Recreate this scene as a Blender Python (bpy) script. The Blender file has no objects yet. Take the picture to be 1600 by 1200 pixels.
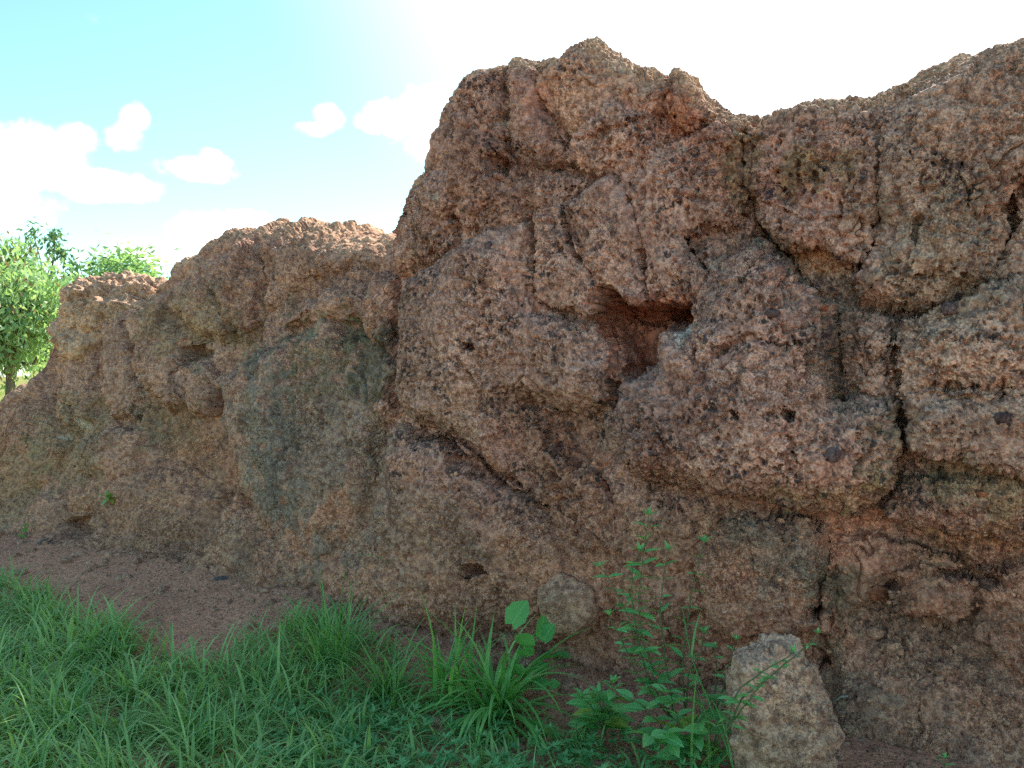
import bpy, math, random
import numpy as np
from mathutils import Vector, Matrix
random.seed(7)
rng = np.random.default_rng(7)
scene = bpy.context.scene
COL = scene.collection

# ------------------------------------------------------------------ camera
W, H, FP = 1600.0, 1200.0, 1232.0
CAM_Z = 1.5
PITCH = math.atan(40 / FP)
cam_d = bpy.data.cameras.new('camera')
cam_d.sensor_width = 36.0
cam_d.lens = FP / W * 36.0
cam_d.clip_start = 0.02
cam_d.clip_end = 2000
cam = bpy.data.objects.new('camera', cam_d)
cam.location = (0, 0, CAM_Z)
cam.rotation_euler = (math.pi / 2 - PITCH, 0, 0)
COL.objects.link(cam)
scene.camera = cam

# ------------------------------------------------------------------ light
SUN_EL = math.radians(40)
SUN_AZ = math.radians(28)          # to the right of the view direction (+Y), behind the wall
EXPOSURE = 1.43
SKY_STRENGTH = 0.09
SUN_STRENGTH = 4.6
world = bpy.data.worlds.new("World")
scene.world = world
world.use_nodes = True
wn = world.node_tree
for n in list(wn.nodes):
    wn.nodes.remove(n)


def N(nt, typ, **kw):
    n = nt.nodes.new(typ)
    for k, v in kw.items():
        setattr(n, k, v)
    return n


def math_node(nt, op, a, b=None, c=None, clamp=False):
    n = nt.nodes.new('ShaderNodeMath')
    n.operation = op
    n.use_clamp = clamp
    for i, v in enumerate((a, b, c)):
        if v is None:
            continue
        if isinstance(v, (int, float)):
            n.inputs[i].default_value = v
        else:
            nt.links.new(v, n.inputs[i])
    return n.outputs[0]


sky = N(wn, 'ShaderNodeTexSky')
sky.sky_type = 'NISHITA'
sky.sun_disc = False
sky.sun_elevation = SUN_EL
sky.sun_rotation = SUN_AZ
sky.air_density = 1.0
sky.dust_density = 0.3
sky.ozone_density = 1.0
tc = N(wn, 'ShaderNodeTexCoord')
sep = N(wn, 'ShaderNodeSeparateXYZ')
wn.links.new(tc.outputs['Generated'], sep.inputs[0])
az = math_node(wn, 'ARCTAN2', sep.outputs[0], sep.outputs[1])
el = math_node(wn, 'ARCSINE', sep.outputs[2])
nz = N(wn, 'ShaderNodeTexNoise')
nz.inputs['Scale'].default_value = 22
nz.inputs['Detail'].default_value = 10
nz.inputs['Roughness'].default_value = 0.6
wn.links.new(tc.outputs['Generated'], nz.inputs['Vector'])
nzf = math_node(wn, 'MULTIPLY', math_node(wn, 'SUBTRACT', nz.outputs['Fac'], 0.5), 3.2)


def pix_dir(px, py):
    u = (px - W / 2) / FP
    v = (H / 2 - py) / FP
    c, s_ = math.cos(PITCH), math.sin(PITCH)
    return (u, c + v * s_, -s_ + v * c)


def pix_azel(px, py):
    d = pix_dir(px, py)
    return math.atan2(d[0], d[1]), math.atan2(d[2], math.hypot(d[0], d[1]))


# cumulus clouds low over the horizon: (x, y, half width, half height) of each puff
clouds = [(10, 240, 62, 38), (60, 232, 60, 34), (120, 215, 34, 20), (75, 275, 70, 26),
          (193, 212, 30, 24), (207, 184, 22, 24), (170, 292, 78, 24), (165, 280, 28, 16),
          (310, 265, 62, 22), (335, 253, 32, 20), (513, 186, 28, 24), (490, 200, 34, 13),
          (625, 182, 78, 32), (670, 160, 60, 34), (320, 365, 66, 36), (370, 350, 60, 26), (400, 385, 130, 40),
          (235, 395, 60, 24), (-80, 300, 120, 60), (760, 190, 150, 70)]
mask = None
for (cx, cy, hw, hh) in clouds:
    a0, e0 = pix_azel(cx, cy)
    k = 1.0 / FP
    da = math_node(wn, 'DIVIDE', math_node(wn, 'SUBTRACT', az, a0), hw * k)
    de = math_node(wn, 'DIVIDE', math_node(wn, 'SUBTRACT', el, e0), hh * k)
    r2 = math_node(wn, 'ADD', math_node(wn, 'MULTIPLY', da, da), math_node(wn, 'MULTIPLY', de, de))
    m = math_node(wn, 'SUBTRACT', 1.0, r2)
    mask = m if mask is None else math_node(wn, 'MAXIMUM', mask, m)
mm = math_node(wn, 'ADD', mask, nzf)
ramp = N(wn, 'ShaderNodeMapRange')
ramp.interpolation_type = 'SMOOTHSTEP'
ramp.inputs['From Min'].default_value = -0.05
ramp.inputs['From Max'].default_value = 1.05
wn.links.new(mm, ramp.inputs['Value'])
# scattered cloud puffs everywhere round the sky
nz2 = N(wn, 'ShaderNodeTexNoise')
nz2.inputs['Scale'].default_value = 3.0
nz2.inputs['Detail'].default_value = 8
nz2.inputs['Roughness'].default_value = 0.55
mp = N(wn, 'ShaderNodeMapping')
mp.inputs['Scale'].default_value = (1, 1, 2.6)
mp.inputs['Location'].default_value = (5.3, 2.9, 1.4)
wn.links.new(tc.outputs['Generated'], mp.inputs[0])
wn.links.new(mp.outputs[0], nz2.inputs['Vector'])
r2n = N(wn, 'ShaderNodeMapRange')
r2n.interpolation_type = 'SMOOTHSTEP'
r2n.inputs['From Min'].default_value = 0.64
r2n.inputs['From Max'].default_value = 0.76
wn.links.new(nz2.outputs['Fac'], r2n.inputs['Value'])
# thin veil that thickens towards the sun
sd = (math.sin(SUN_AZ) * math.cos(SUN_EL), math.cos(SUN_AZ) * math.cos(SUN_EL), math.sin(SUN_EL))
vd = N(wn, 'ShaderNodeVectorMath', operation='DOT_PRODUCT')
wn.links.new(tc.outputs['Generated'], vd.inputs[0])
vd.inputs[1].default_value = sd
veil = N(wn, 'ShaderNodeMapRange')
veil.interpolation_type = 'SMOOTHSTEP'
veil.inputs['From Min'].default_value = 0.73
veil.inputs['From Max'].default_value = 1.0
veil.inputs['To Max'].default_value = 0.9
wn.links.new(vd.outputs['Value'], veil.inputs['Value'])
tot = math_node(wn, 'MAXIMUM', math_node(wn, 'MAXIMUM', ramp.outputs[0], r2n.outputs[0]), veil.outputs[0])
mixw = N(wn, 'ShaderNodeMix', data_type='RGBA')
wn.links.new(tot, mixw.inputs['Factor'])
tint = N(wn, 'ShaderNodeMix', data_type='RGBA', blend_type='MULTIPLY')
tint.inputs['Factor'].default_value = 1.0
wn.links.new(sky.outputs[0], tint.inputs['A'])
tint.inputs['B'].default_value = (0.93, 1.22, 1.08, 1)
wn.links.new(tint.outputs['Result'], mixw.inputs['A'])
mixw.inputs['B'].default_value = (8.0, 8.1, 8.2, 1)
bg = N(wn, 'ShaderNodeBackground')
bg.inputs['Strength'].default_value = SKY_STRENGTH
wn.links.new(mixw.outputs['Result'], bg.inputs['Color'])
wo = N(wn, 'ShaderNodeOutputWorld')
wn.links.new(bg.outputs[0], wo.inputs[0])

sl = bpy.data.lights.new('sun', 'SUN')
sl.energy = SUN_STRENGTH
sl.angle = math.radians(0.5)
sl.color = (1.0, 0.94, 0.84)
sun = bpy.data.objects.new('sun', sl)
sun.rotation_euler = Vector(sd).to_track_quat('Z', 'Y').to_euler()
sun.location = (3, 8, 8)
COL.objects.link(sun)

scene.view_settings.view_transform = 'Standard'
scene.view_settings.look = 'None'
scene.view_settings.exposure = EXPOSURE
scene.view_settings.gamma = 1.0
scene.view_settings.use_curve_mapping = False
scene.cycles.use_denoising = False
scene.cycles.max_bounces = 6
scene.cycles.transparent_max_bounces = 8

# ------------------------------------------------------------------ noise in numpy
_perm = np.random.default_rng(3).permutation(256).astype(np.int32)
_perm = np.concatenate([_perm, _perm, _perm])
_g = np.random.default_rng(4).normal(size=(256, 3)).astype(np.float32)
_g /= np.linalg.norm(_g, axis=1, keepdims=True)


def perlin(x, y, z):
    xi = np.floor(x).astype(np.int32); yi = np.floor(y).astype(np.int32); zi = np.floor(z).astype(np.int32)
    xf = (x - xi).astype(np.float32); yf = (y - yi).astype(np.float32); zf = (z - zi).astype(np.float32)
    u = xf * xf * xf * (xf * (xf * 6 - 15) + 10)
    v = yf * yf * yf * (yf * (yf * 6 - 15) + 10)
    w = zf * zf * zf * (zf * (zf * 6 - 15) + 10)
    xi &= 255; yi &= 255; zi &= 255

    def gr(dx, dy, dz):
        h = _perm[_perm[_perm[(xi + dx) & 255] + ((yi + dy) & 255)] + ((zi + dz) & 255)]
        g = _g[h]
        return g[..., 0] * (xf - dx) + g[..., 1] * (yf - dy) + g[..., 2] * (zf - dz)
    a = gr(0, 0, 0); a += u * (gr(1, 0, 0) - a)
    b = gr(0, 1, 0); b += u * (gr(1, 1, 0) - b)
    a += v * (b - a)
    c = gr(0, 0, 1); c += u * (gr(1, 0, 1) - c)
    d = gr(0, 1, 1); d += u * (gr(1, 1, 1) - d)
    c += v * (d - c)
    return a + w * (c - a)


def worley(x, y, z, jitter=0.9):
    """nearest and second nearest distance, and the random value of the nearest cell"""
    xi = np.floor(x).astype(np.int32); yi = np.floor(y).astype(np.int32); zi = np.floor(z).astype(np.int32)
    f1 = np.full(x.shape, 9.0, np.float32); f2 = f1.copy(); idv = np.zeros(x.shape, np.float32)
    pts = np.random.default_rng(11).random((256, 4)).astype(np.float32)
    for dx in (-1, 0, 1):
        for dy in (-1, 0, 1):
            for dz in (-1, 0, 1):
                cx = xi + dx; cy = yi + dy; cz = zi + dz
                p = pts[_perm[_perm[_perm[cx & 255] + (cy & 255)] + (cz & 255)]]
                d = (cx + 0.5 + (p[..., 0] - 0.5) * jitter - x) ** 2
                d += (cy + 0.5 + (p[..., 1] - 0.5) * jitter - y) ** 2
                d += (cz + 0.5 + (p[..., 2] - 0.5) * jitter - z) ** 2
                near = d < f1
                f2 = np.where(near, f1, np.minimum(f2, d))
                idv = np.where(near, p[..., 3], idv)
                f1 = np.where(near, d, f1)
    return np.sqrt(f1), np.sqrt(f2), idv


def smooth(a, b, x):
    t = np.clip((x - a) / (b - a), 0, 1)
    return t * t * (3 - 2 * t)


# ------------------------------------------------------------------ materials
def new_mat(name, rough=0.9, spec=0.2):
    m = bpy.data.materials.new(name)
    m.use_nodes = True
    nt = m.node_tree
    b = nt.nodes['Principled BSDF']
    b.inputs['Roughness'].default_value = rough
    b.inputs['Specular IOR Level'].default_value = spec
    return m, nt, b


def tex(nt, kind, scale, vec=None, **kw):
    n = nt.nodes.new('ShaderNodeTex' + kind)
    n.inputs['Scale'].default_value = scale
    for k, v in kw.items():
        if k in n.inputs:
            n.inputs[k].default_value = v
        else:
            setattr(n, k, v)
    if vec is not None:
        nt.links.new(vec, n.inputs['Vector'])
    return n


def rgb_mix(nt, fac, a, b, mode='MIX'):
    n = nt.nodes.new('ShaderNodeMix')
    n.data_type = 'RGBA'
    n.blend_type = mode
    for sock, v in ((n.inputs['Factor'], fac), (n.inputs['A'], a), (n.inputs['B'], b)):
        if isinstance(v, (int, float)):
            sock.default_value = v
        elif isinstance(v, tuple):
            sock.default_value = (*v, 1)
        else:
            nt.links.new(v, sock)
    return n.outputs['Result']


def map_range(nt, v, a, b, c=0.0, d=1.0, sm=True):
    n = nt.nodes.new('ShaderNodeMapRange')
    if sm:
        n.interpolation_type = 'SMOOTHSTEP'
    n.inputs['From Min'].default_value = a
    n.inputs['From Max'].default_value = b
    n.inputs['To Min'].default_value = c
    n.inputs['To Max'].default_value = d
    nt.links.new(v, n.inputs['Value'])
    return n.outputs['Result']


def rock_material(name, use_attr=True, tint=(0.33, 0.21, 0.15), spots=1.0, bump=1.0):
    m, nt, b = new_mat(name, 0.95, 0.12)
    geo = nt.nodes.new('ShaderNodeNewGeometry')
    pos = geo.outputs['Position']
    if use_attr:
        at = nt.nodes.new('ShaderNodeAttribute'); at.attribute_name = 'albedo'
        base = at.outputs['Color']
        at2 = nt.nodes.new('ShaderNodeAttribute'); at2.attribute_name = 'crust'
        cr = at2.outputs['Fac']
    else:
        base = tint
        cr = None
    # mottling of tan grains and reddish matrix
    n1 = tex(nt, 'Noise', 30, pos, Detail=5.0, Roughness=0.65)
    c = rgb_mix(nt, map_range(nt, n1.outputs['Fac'], 0.35, 0.62), (0.66, 0.56, 0.53), (1.30, 1.27, 1.20))
    col = rgb_mix(nt, 1.0, base, c, 'MULTIPLY')
    n2 = tex(nt, 'Noise', 110, pos, Detail=3.0, Roughness=0.7)
    c2 = rgb_mix(nt, map_range(nt, n2.outputs['Fac'], 0.33, 0.66), (0.52, 0.50, 0.50), (1.55, 1.52, 1.44))
    patch_ = tex(nt, 'Noise', 3.3, pos, Detail=3.0)
    col = rgb_mix(nt, map_range(nt, patch_.outputs['Fac'], .38, .6, .35, 1.0), col, rgb_mix(nt, 1.0, col, c2, 'MULTIPLY'))
    # dark grey and purplish nodules
    warp = rgb_mix(nt, 0.06, pos, tex(nt, 'Noise', 40, pos, Detail=4.0).outputs['Color'], 'ADD')
    v1 = tex(nt, 'Voronoi', 34, warp, Randomness=1.0)
    v1c = nt.nodes.new('ShaderNodeSeparateColor')
    nt.links.new(v1.outputs['Color'], v1c.inputs[0])
    blob = math_node(nt, 'MULTIPLY', map_range(nt, v1.outputs['Distance'], 0.62, 0.30), map_range(nt, v1c.outputs[0], 0.50, 0.58))
    v2 = tex(nt, 'Voronoi', 75, warp, Randomness=1.0)
    v2c = nt.nodes.new('ShaderNodeSeparateColor')
    nt.links.new(v2.outputs['Color'], v2c.inputs[0])
    blob2 = math_node(nt, 'MULTIPLY', map_range(nt, v2.outputs['Distance'], 0.60, 0.28), map_range(nt, v2c.outputs[0], 0.50, 0.58))
    big = tex(nt, 'Noise', 7, pos, Detail=4.0, Roughness=0.6)
    area = map_range(nt, big.outputs['Fac'], 0.38, 0.58, 0.25, 1.0)
    blob = math_node(nt, 'MULTIPLY', math_node(nt, 'MAXIMUM', blob, math_node(nt, 'MULTIPLY', blob2, 0.8)), area)
    blob = math_node(nt, 'MULTIPLY', blob, spots * 0.95, clamp=True)
    if cr is not None:
        blob = math_node(nt, 'MULTIPLY', blob, cr, clamp=True)
    dark = rgb_mix(nt, v1c.outputs[1], (0.055, 0.052, 0.055), (0.10, 0.060, 0.060))
    col = rgb_mix(nt, blob, col, dark)
    # pale mineral flecks
    v3 = tex(nt, 'Voronoi', 140, pos, Randomness=1.0)
    v3c = nt.nodes.new('ShaderNodeSeparateColor')
    nt.links.new(v3.outputs['Color'], v3c.inputs[0])
    fl = math_node(nt, 'MULTIPLY', map_range(nt, v3.outputs['Distance'], 0.45, 0.2), map_range(nt, v3c.outputs[0], 0.90, 0.94))
    col = rgb_mix(nt, math_node(nt, 'MULTIPLY', fl, 0.55), col, (0.50, 0.40, 0.33))
    nt.links.new(col, b.inputs['Base Color'])
    # relief finer than the mesh: grit, pinholes, nodules
    h1 = tex(nt, 'Noise', 70, pos, Detail=6.0, Roughness=0.75).outputs['Fac']
    h2 = map_range(nt, tex(nt, 'Voronoi', 95, warp).outputs['Distance'], 0.0, 0.55)
    h = math_node(nt, 'ADD', math_node(nt, 'MULTIPLY', h1, 1.0), math_node(nt, 'MULTIPLY', h2, 0.6))
    bp = nt.nodes.new('ShaderNodeBump')
    nt.links.new(map_range(nt, tex(nt, 'Noise', 2.6, pos, Detail=4.0).outputs['Fac'], .35, .62, .35 * bump, 1.0 * bump), bp.inputs['Strength'])
    bp.inputs['Distance'].default_value = 0.010
    nt.links.new(h, bp.inputs['Height'])
    nt.links.new(bp.outputs[0], b.inputs['Normal'])
    return m


MAT_ROCK = rock_material('laterite')
MAT_STONE = rock_material('pale_laterite', False, (0.54, 0.34, 0.25), 0.5)
MAT_NODULE = rock_material('nodule_laterite', False, (0.52, 0.30, 0.21), 0.4)
MAT_CRUMB = rock_material('crumb_laterite', False, (0.46, 0.27, 0.19), 0.3)
MAT_CREST = rock_material('sunlit_laterite', False, (0.55, 0.36, 0.255), 0.15)  # lightened laterite: the sunlit look of the back lumps is in its colour
MAT_DARK = rock_material('dark_stone', False, (0.12, 0.105, 0.10), 0.8)
MAT_RED = rock_material('red_stone', False, (0.33, 0.14, 0.085), 0.3)
MAT_GREY = rock_material('grey_stone', False, (0.115, 0.08, 0.085), 0.2)


def soil_material():
    m, nt, b = new_mat('red_soil', 0.97, 0.1)
    pos = nt.nodes.new('ShaderNodeNewGeometry').outputs['Position']
    at = nt.nodes.new('ShaderNodeAttribute'); at.attribute_name = 'albedo'
    n2 = tex(nt, 'Noise', 60, pos, Detail=5.0, Roughness=0.7)
    c2 = rgb_mix(nt, map_range(nt, n2.outputs['Fac'], 0.3, 0.7), (0.6, 0.57, 0.55), (1.35, 1.3, 1.25))
    col = rgb_mix(nt, 1.0, at.outputs['Color'], c2, 'MULTIPLY')
    v = tex(nt, 'Voronoi', 80, pos)
    vc = nt.nodes.new('ShaderNodeSeparateColor'); nt.links.new(v.outputs['Color'], vc.inputs[0])
    col = rgb_mix(nt, math_node(nt, 'MULTIPLY', map_range(nt, v.outputs['Distance'], .5, .25), map_range(nt, vc.outputs[0], .7, .8)), col, (0.10, 0.07, 0.06))
    nt.links.new(col, b.inputs['Base Color'])
    h = math_node(nt, 'ADD', tex(nt, 'Noise', 50, pos, Detail=6.0, Roughness=0.7).outputs['Fac'],
                  math_node(nt, 'MULTIPLY', v.outputs['Distance'], -0.5))
    bp = nt.nodes.new('ShaderNodeBump'); bp.inputs['Strength'].default_value = 0.8; bp.inputs['Distance'].default_value = 0.015
    nt.links.new(h, bp.inputs['Height']); nt.links.new(bp.outputs[0], b.inputs['Normal'])
    return m


def leaf_material(name, c0, c1, rough=0.5, trans=0.35, attr=True):
    """thin leaf: colour varies by a per-blade random attribute and a fine noise; light passes through"""
    m, nt, b = new_mat(name, rough, 0.35)
    pos = nt.nodes.new('ShaderNodeNewGeometry').outputs['Position']
    if attr:
        at = nt.nodes.new('ShaderNodeAttribute'); at.attribute_name = 'rnd'
        f = at.outputs['Fac']
    else:
        oi = nt.nodes.new('ShaderNodeObjectInfo')
        f = oi.outputs['Random']
    n = tex(nt, 'Noise', 25, pos, Detail=3.0)
    f2 = math_node(nt, 'ADD', math_node(nt, 'MULTIPLY', f, 0.8), math_node(nt, 'MULTIPLY', math_node(nt, 'SUBTRACT', n.outputs['Fac'], 0.4), 0.7), clamp=True)
    col = rgb_mix(nt, f2, c0, c1)
    if not attr:
        tcn = nt.nodes.new('ShaderNodeTexCoord')
        sp_ = nt.nodes.new('ShaderNodeSeparateXYZ'); nt.links.new(tcn.outputs['Object'], sp_.inputs[0])
        ay = math_node(nt, 'ABSOLUTE', sp_.outputs[1])
        rib = map_range(nt, ay, 0.028, 0.006)
        side = math_node(nt, 'SINE', math_node(nt, 'MULTIPLY', math_node(nt, 'SUBTRACT', sp_.outputs[0], math_node(nt, 'MULTIPLY', ay, 0.9)), 48.0))
        rib = math_node(nt, 'MAXIMUM', rib, math_node(nt, 'MULTIPLY', map_range(nt, side, 0.82, 1.0), 0.55))
        col = rgb_mix(nt, math_node(nt, 'MULTIPLY', rib, 0.5), col, tuple(min(1, 1.5 * q + .05) for q in c1))
        bl = tex(nt, 'Noise', 9, tcn.outputs['Object'], Detail=3.0)
        col = rgb_mix(nt, math_node(nt, 'MULTIPLY', map_range(nt, bl.outputs['Fac'], .62, .72), .5), col, (0.30, 0.26, 0.10))
    nt.links.new(col, b.inputs['Base Color'])
    tr = nt.nodes.new('ShaderNodeBsdfTranslucent')
    nt.links.new(rgb_mix(nt, 1.0, col, (1.2, 1.25, 0.6), 'MULTIPLY'), tr.inputs['Color'])
    mx = nt.nodes.new('ShaderNodeMixShader')
    mx.inputs[0].default_value = trans
    out = [q for q in nt.nodes if q.type == 'OUTPUT_MATERIAL'][0]
    nt.links.new(b.outputs[0], mx.inputs[1]); nt.links.new(tr.outputs[0], mx.inputs[2])
    nt.links.new(mx.outputs[0], out.inputs['Surface'])
    return m


def plain_material(name, c0, c1, scale=20, rough=0.85):
    m, nt, b = new_mat(name, rough, 0.2)
    pos = nt.nodes.new('ShaderNodeNewGeometry').outputs['Position']
    n = tex(nt, 'Noise', scale, pos, Detail=5.0, Roughness=0.7)
    nt.links.new(rgb_mix(nt, map_range(nt, n.outputs['Fac'], 0.3, 0.7), c0, c1), b.inputs['Base Color'])
    bp = nt.nodes.new('ShaderNodeBump'); bp.inputs['Strength'].default_value = 0.4; bp.inputs['Distance'].default_value = 0.01
    nt.links.new(n.outputs['Fac'], bp.inputs['Height']); nt.links.new(bp.outputs[0], b.inputs['Normal'])
    return m


MAT_SOIL = soil_material()
MAT_GRASS = leaf_material('grass_blades', (0.16, 0.36, 0.11), (0.46, 0.64, 0.24))
MAT_TUFT = leaf_material('tuft_blades', (0.11, 0.30, 0.08), (0.34, 0.56, 0.18))
MAT_BROAD = leaf_material('broad_blades', (0.12, 0.36, 0.08), (0.36, 0.62, 0.18))
MAT_FIELD = leaf_material('field_blades', (0.14, 0.24, 0.04), (0.34, 0.42, 0.10))
MAT_HERB = leaf_material('herb_leaves', (0.13, 0.40, 0.13), (0.30, 0.60, 0.22), attr=False)
MAT_VINE = leaf_material('vine_leaves', (0.09, 0.34, 0.09), (0.18, 0.48, 0.13), attr=False)
MAT_YELLOW = leaf_material('yellowing_leaves', (0.16, 0.30, 0.06), (0.38, 0.42, 0.08), attr=False)
MAT_COVER = leaf_material('ground_cover_leaves', (0.11, 0.34, 0.12), (0.28, 0.56, 0.22))
MAT_TREE = leaf_material('tree_leaves', (0.16, 0.30, 0.15), (0.44, 0.60, 0.36), trans=0.45)  # leaf tone washed out to stand in for haze
MAT_TREE_DARK = leaf_material('dark_tree_leaves', (0.08, 0.18, 0.08), (0.18, 0.32, 0.14), trans=0.25)
MAT_DRY = leaf_material('dry_leaves', (0.20, 0.13, 0.08), (0.34, 0.24, 0.15), attr=True, trans=0.2)
MAT_BARK = plain_material('bark', (0.10, 0.075, 0.055), (0.24, 0.19, 0.15), 30)
MAT_STEM = plain_material('green_stem', (0.07, 0.13, 0.05), (0.16, 0.17, 0.09), 60, 0.6)
MAT_PALE = plain_material('pale_plaster', (0.62, 0.62, 0.60), (0.72, 0.72, 0.70), 3)
MAT_ROOF = plain_material('grey_sheet_roof', (0.20, 0.20, 0.21), (0.28, 0.28, 0.29), 5)
MAT_WINDOW = plain_material('dark_window', (0.03, 0.035, 0.04), (0.05, 0.055, 0.06), 5, 0.3)
MAT_ROOT = plain_material('pale_root', (0.22, 0.22, 0.18), (0.40, 0.40, 0.34), 80)


# ------------------------------------------------------------------ object helpers
def tag(o, label=None, cat=None, group=None, kind=None):
    if label: o['label'] = label
    if cat: o['category'] = cat
    if group: o['group'] = group
    if kind: o['kind'] = kind
    return o


def empty(name, loc=(0, 0, 0)):
    e = bpy.data.objects.new(name, None)
    e.empty_display_size = 0.1
    e.location = loc
    COL.objects.link(e)
    return e


def mesh_np(name, verts, faces, mat, parent=None, smooth_=True, attrs=None):
    """verts (n,3); faces: (m,4) or (m,3) int array, or list of such arrays"""
    me = bpy.data.meshes.new(name)
    if not isinstance(faces, list):
        faces = [faces]
    faces = [f for f in faces if len(f)]
    loops = np.concatenate([f.reshape(-1) for f in faces]).astype(np.int32)
    counts = np.concatenate([np.full(len(f), f.shape[1], np.int32) for f in faces])
    starts = np.concatenate([[0], np.cumsum(counts)[:-1]]).astype(np.int32)
    me.vertices.add(len(verts)); me.loops.add(len(loops)); me.polygons.add(len(counts))
    me.vertices.foreach_set('co', np.ascontiguousarray(verts, dtype=np.float32).reshape(-1))
    me.loops.foreach_set('vertex_index', loops)
    me.polygons.foreach_set('loop_start', starts)
    me.update(calc_edges=True)
    me.polygons.foreach_set('use_smooth', np.full(len(counts), smooth_, bool))
    for k, v in (attrs or {}).items():
        if v.ndim == 2:
            a = me.attributes.new(k, 'FLOAT_COLOR', 'POINT')
            a.data.foreach_set('color', np.concatenate([v, np.ones((len(v), 1))], 1).astype(np.float32).reshape(-1))
        else:
            a = me.attributes.new(k, 'FLOAT', 'POINT')
            a.data.foreach_set('value', v.astype(np.float32))
    me.materials.append(mat)
    me.update()
    o = bpy.data.objects.new(name, me)
    COL.objects.link(o)
    if parent is not None:
        o.parent = parent
        o.matrix_parent_inverse = Matrix.Translation(-Vector(parent.location))
    return o


# ------------------------------------------------------------------ the wall: plan line and pixel lookup
plan = np.array([(-7.6, 9.4), (-6.2, 8.0), (-4.2, 6.5), (-3.2, 5.85), (-1.9, 5.1), (-0.8, 4.45), (0.0, 3.98),
                 (0.5, 3.62), (0.95, 3.36), (1.4, 3.12), (2.0, 2.82), (2.8, 2.45), (3.6, 2.1)])


def catmull(P, n=40):
    out = []
    Q = np.vstack([2 * P[0] - P[1], P, 2 * P[-1] - P[-2]])
    for i in range(1, len(Q) - 2):
        p0, p1, p2, p3 = Q[i - 1], Q[i], Q[i + 1], Q[i + 2]
        for t in np.linspace(0, 1, n, endpoint=False):
            out.append(0.5 * ((2 * p1) + (-p0 + p2) * t + (2 * p0 - 5 * p1 + 4 * p2 - p3) * t * t + (-p0 + 3 * p1 - 3 * p2 + p3) * t ** 3))
    out.append(Q[-2])
    return np.array(out)


pl = catmull(plan)
seg = np.linalg.norm(np.diff(pl, axis=0), axis=1)
PS = np.concatenate([[0], np.cumsum(seg)])
S_END = PS[-1]
tan = np.gradient(pl, PS, axis=0)
for _ in range(30):
    tan[1:-1] = (tan[:-2] + tan[1:-1] * 2 + tan[2:]) / 4
tan /= np.linalg.norm(tan, axis=1, keepdims=True)
# the side of the plan line that faces the camera
front = np.stack([tan[:, 1], -tan[:, 0]], 1)


def P_at(s):
    return np.stack([np.interp(s, PS, pl[:, 0]), np.interp(s, PS, pl[:, 1])], -1)


def F_at(s):
    f = np.stack([np.interp(s, PS, front[:, 0]), np.interp(s, PS, front[:, 1])], -1)
    return f / np.linalg.norm(f, axis=-1, keepdims=True)


def locate(px, py, f):
    """pixel + forward offset from the plan line -> (s, z)"""
    d = pix_dir(px, py)
    Q = pl + front * f
    az_c = Q[:, 0] / Q[:, 1]
    s = float(np.interp(d[0] / d[1], az_c, PS))
    q = P_at(s) + F_at(s) * f
    return s, CAM_Z + q[1] / d[1] * d[2]


# crest line (pixels) of the wall
sil = [(-420, 700), (-200, 660), (-60, 640), (0, 650), (30, 636), (60, 616), (75, 594), (90, 572), (112, 526), (118, 500), (125, 490), (180, 476),
       (230, 460), (272, 442), (290, 420), (320, 404), (350, 392), (390, 374), (430, 366), (500, 358), (540, 354), (575, 356), (600, 358),
       (610, 352), (617, 330), (632, 300), (648, 268), (660, 258), (672, 250), (680, 228), (684, 205), (690, 176), (700, 158),
       (708, 140), (716, 129), (745, 120), (772, 104), (792, 98), (830, 92), (860, 88), (893, 83), (899, 66), (918, 58), (945, 68),
       (965, 85), (1000, 98), (1020, 108), (1030, 124), (1042, 110), (1070, 106), (1088, 126), (1105, 150), (1130, 165),
       (1160, 175), (1180, 183), (1210, 172), (1260, 162), (1295, 165), (1320, 155), (1380, 139), (1440, 115),
       (1500, 88), (1540, 79), (1600, 64), (1700, 44), (1850, 30), (2100, 20), (2600, -40)]


def lerp_tab(x, tab):
    t = np.array(tab, float)
    return np.interp(x, t[:, 0], t[:, 1])


# tables along the wall, keyed by pixel column: lean back per metre, rounding of the crest (depth, height)
lean_px = [(-400, .34), (0, .32), (300, .26), (560, .20), (620, .05), (760, .0), (1100, .02), (1600, .06)]
rf_px = [(-400, .40), (0, .32), (260, .34), (340, .50), (420, .85), (585, .85), (625, .22), (700, .20), (900, .24), (1170, .30), (1300, .36), (1600, .32)]
rz_px = [(-400, .30), (0, .22), (260, .22), (340, .32), (420, .42), (585, .42), (625, .22), (700, .20), (900, .22), (1170, .20), (1300, .24), (1600, .22)]


def zfun(sarr):
    return np.interp(sarr, SIL_S, SIL_Z)


S_of_px = {}
pxs = np.arange(-420, 2600, 20)
s_tab = np.array([locate(p, 500, -0.1)[0] for p in pxs])


def px_of_s(s):
    return np.interp(s, s_tab, pxs)


ss, zz = [], []
for (px, py) in sil:
    f = -0.1
    for _ in range(4):
        s, z = locate(px, py, f)
        f = -lerp_tab(px, lean_px) * z - lerp_tab(px, rf_px) + 0.12
    ss.append(s); zz.append(z)
SIL_S, SIL_Z = np.array(ss), np.array(zz)
o_ = np.argsort(SIL_S)
SIL_S, SIL_Z = SIL_S[o_], SIL_Z[o_]


def f_profile(s, z):
    p = px_of_s(s)
    k, rf, rz = lerp_tab(p, lean_px), lerp_tab(p, rf_px), lerp_tab(p, rz_px)
    zt = zfun(s)
    t = np.clip((z - (zt - rz)) / rz, 0, 1)
    return -k * np.minimum(z, zt - rz) - rf * (1 - np.sqrt(1 - t * t))


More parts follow.
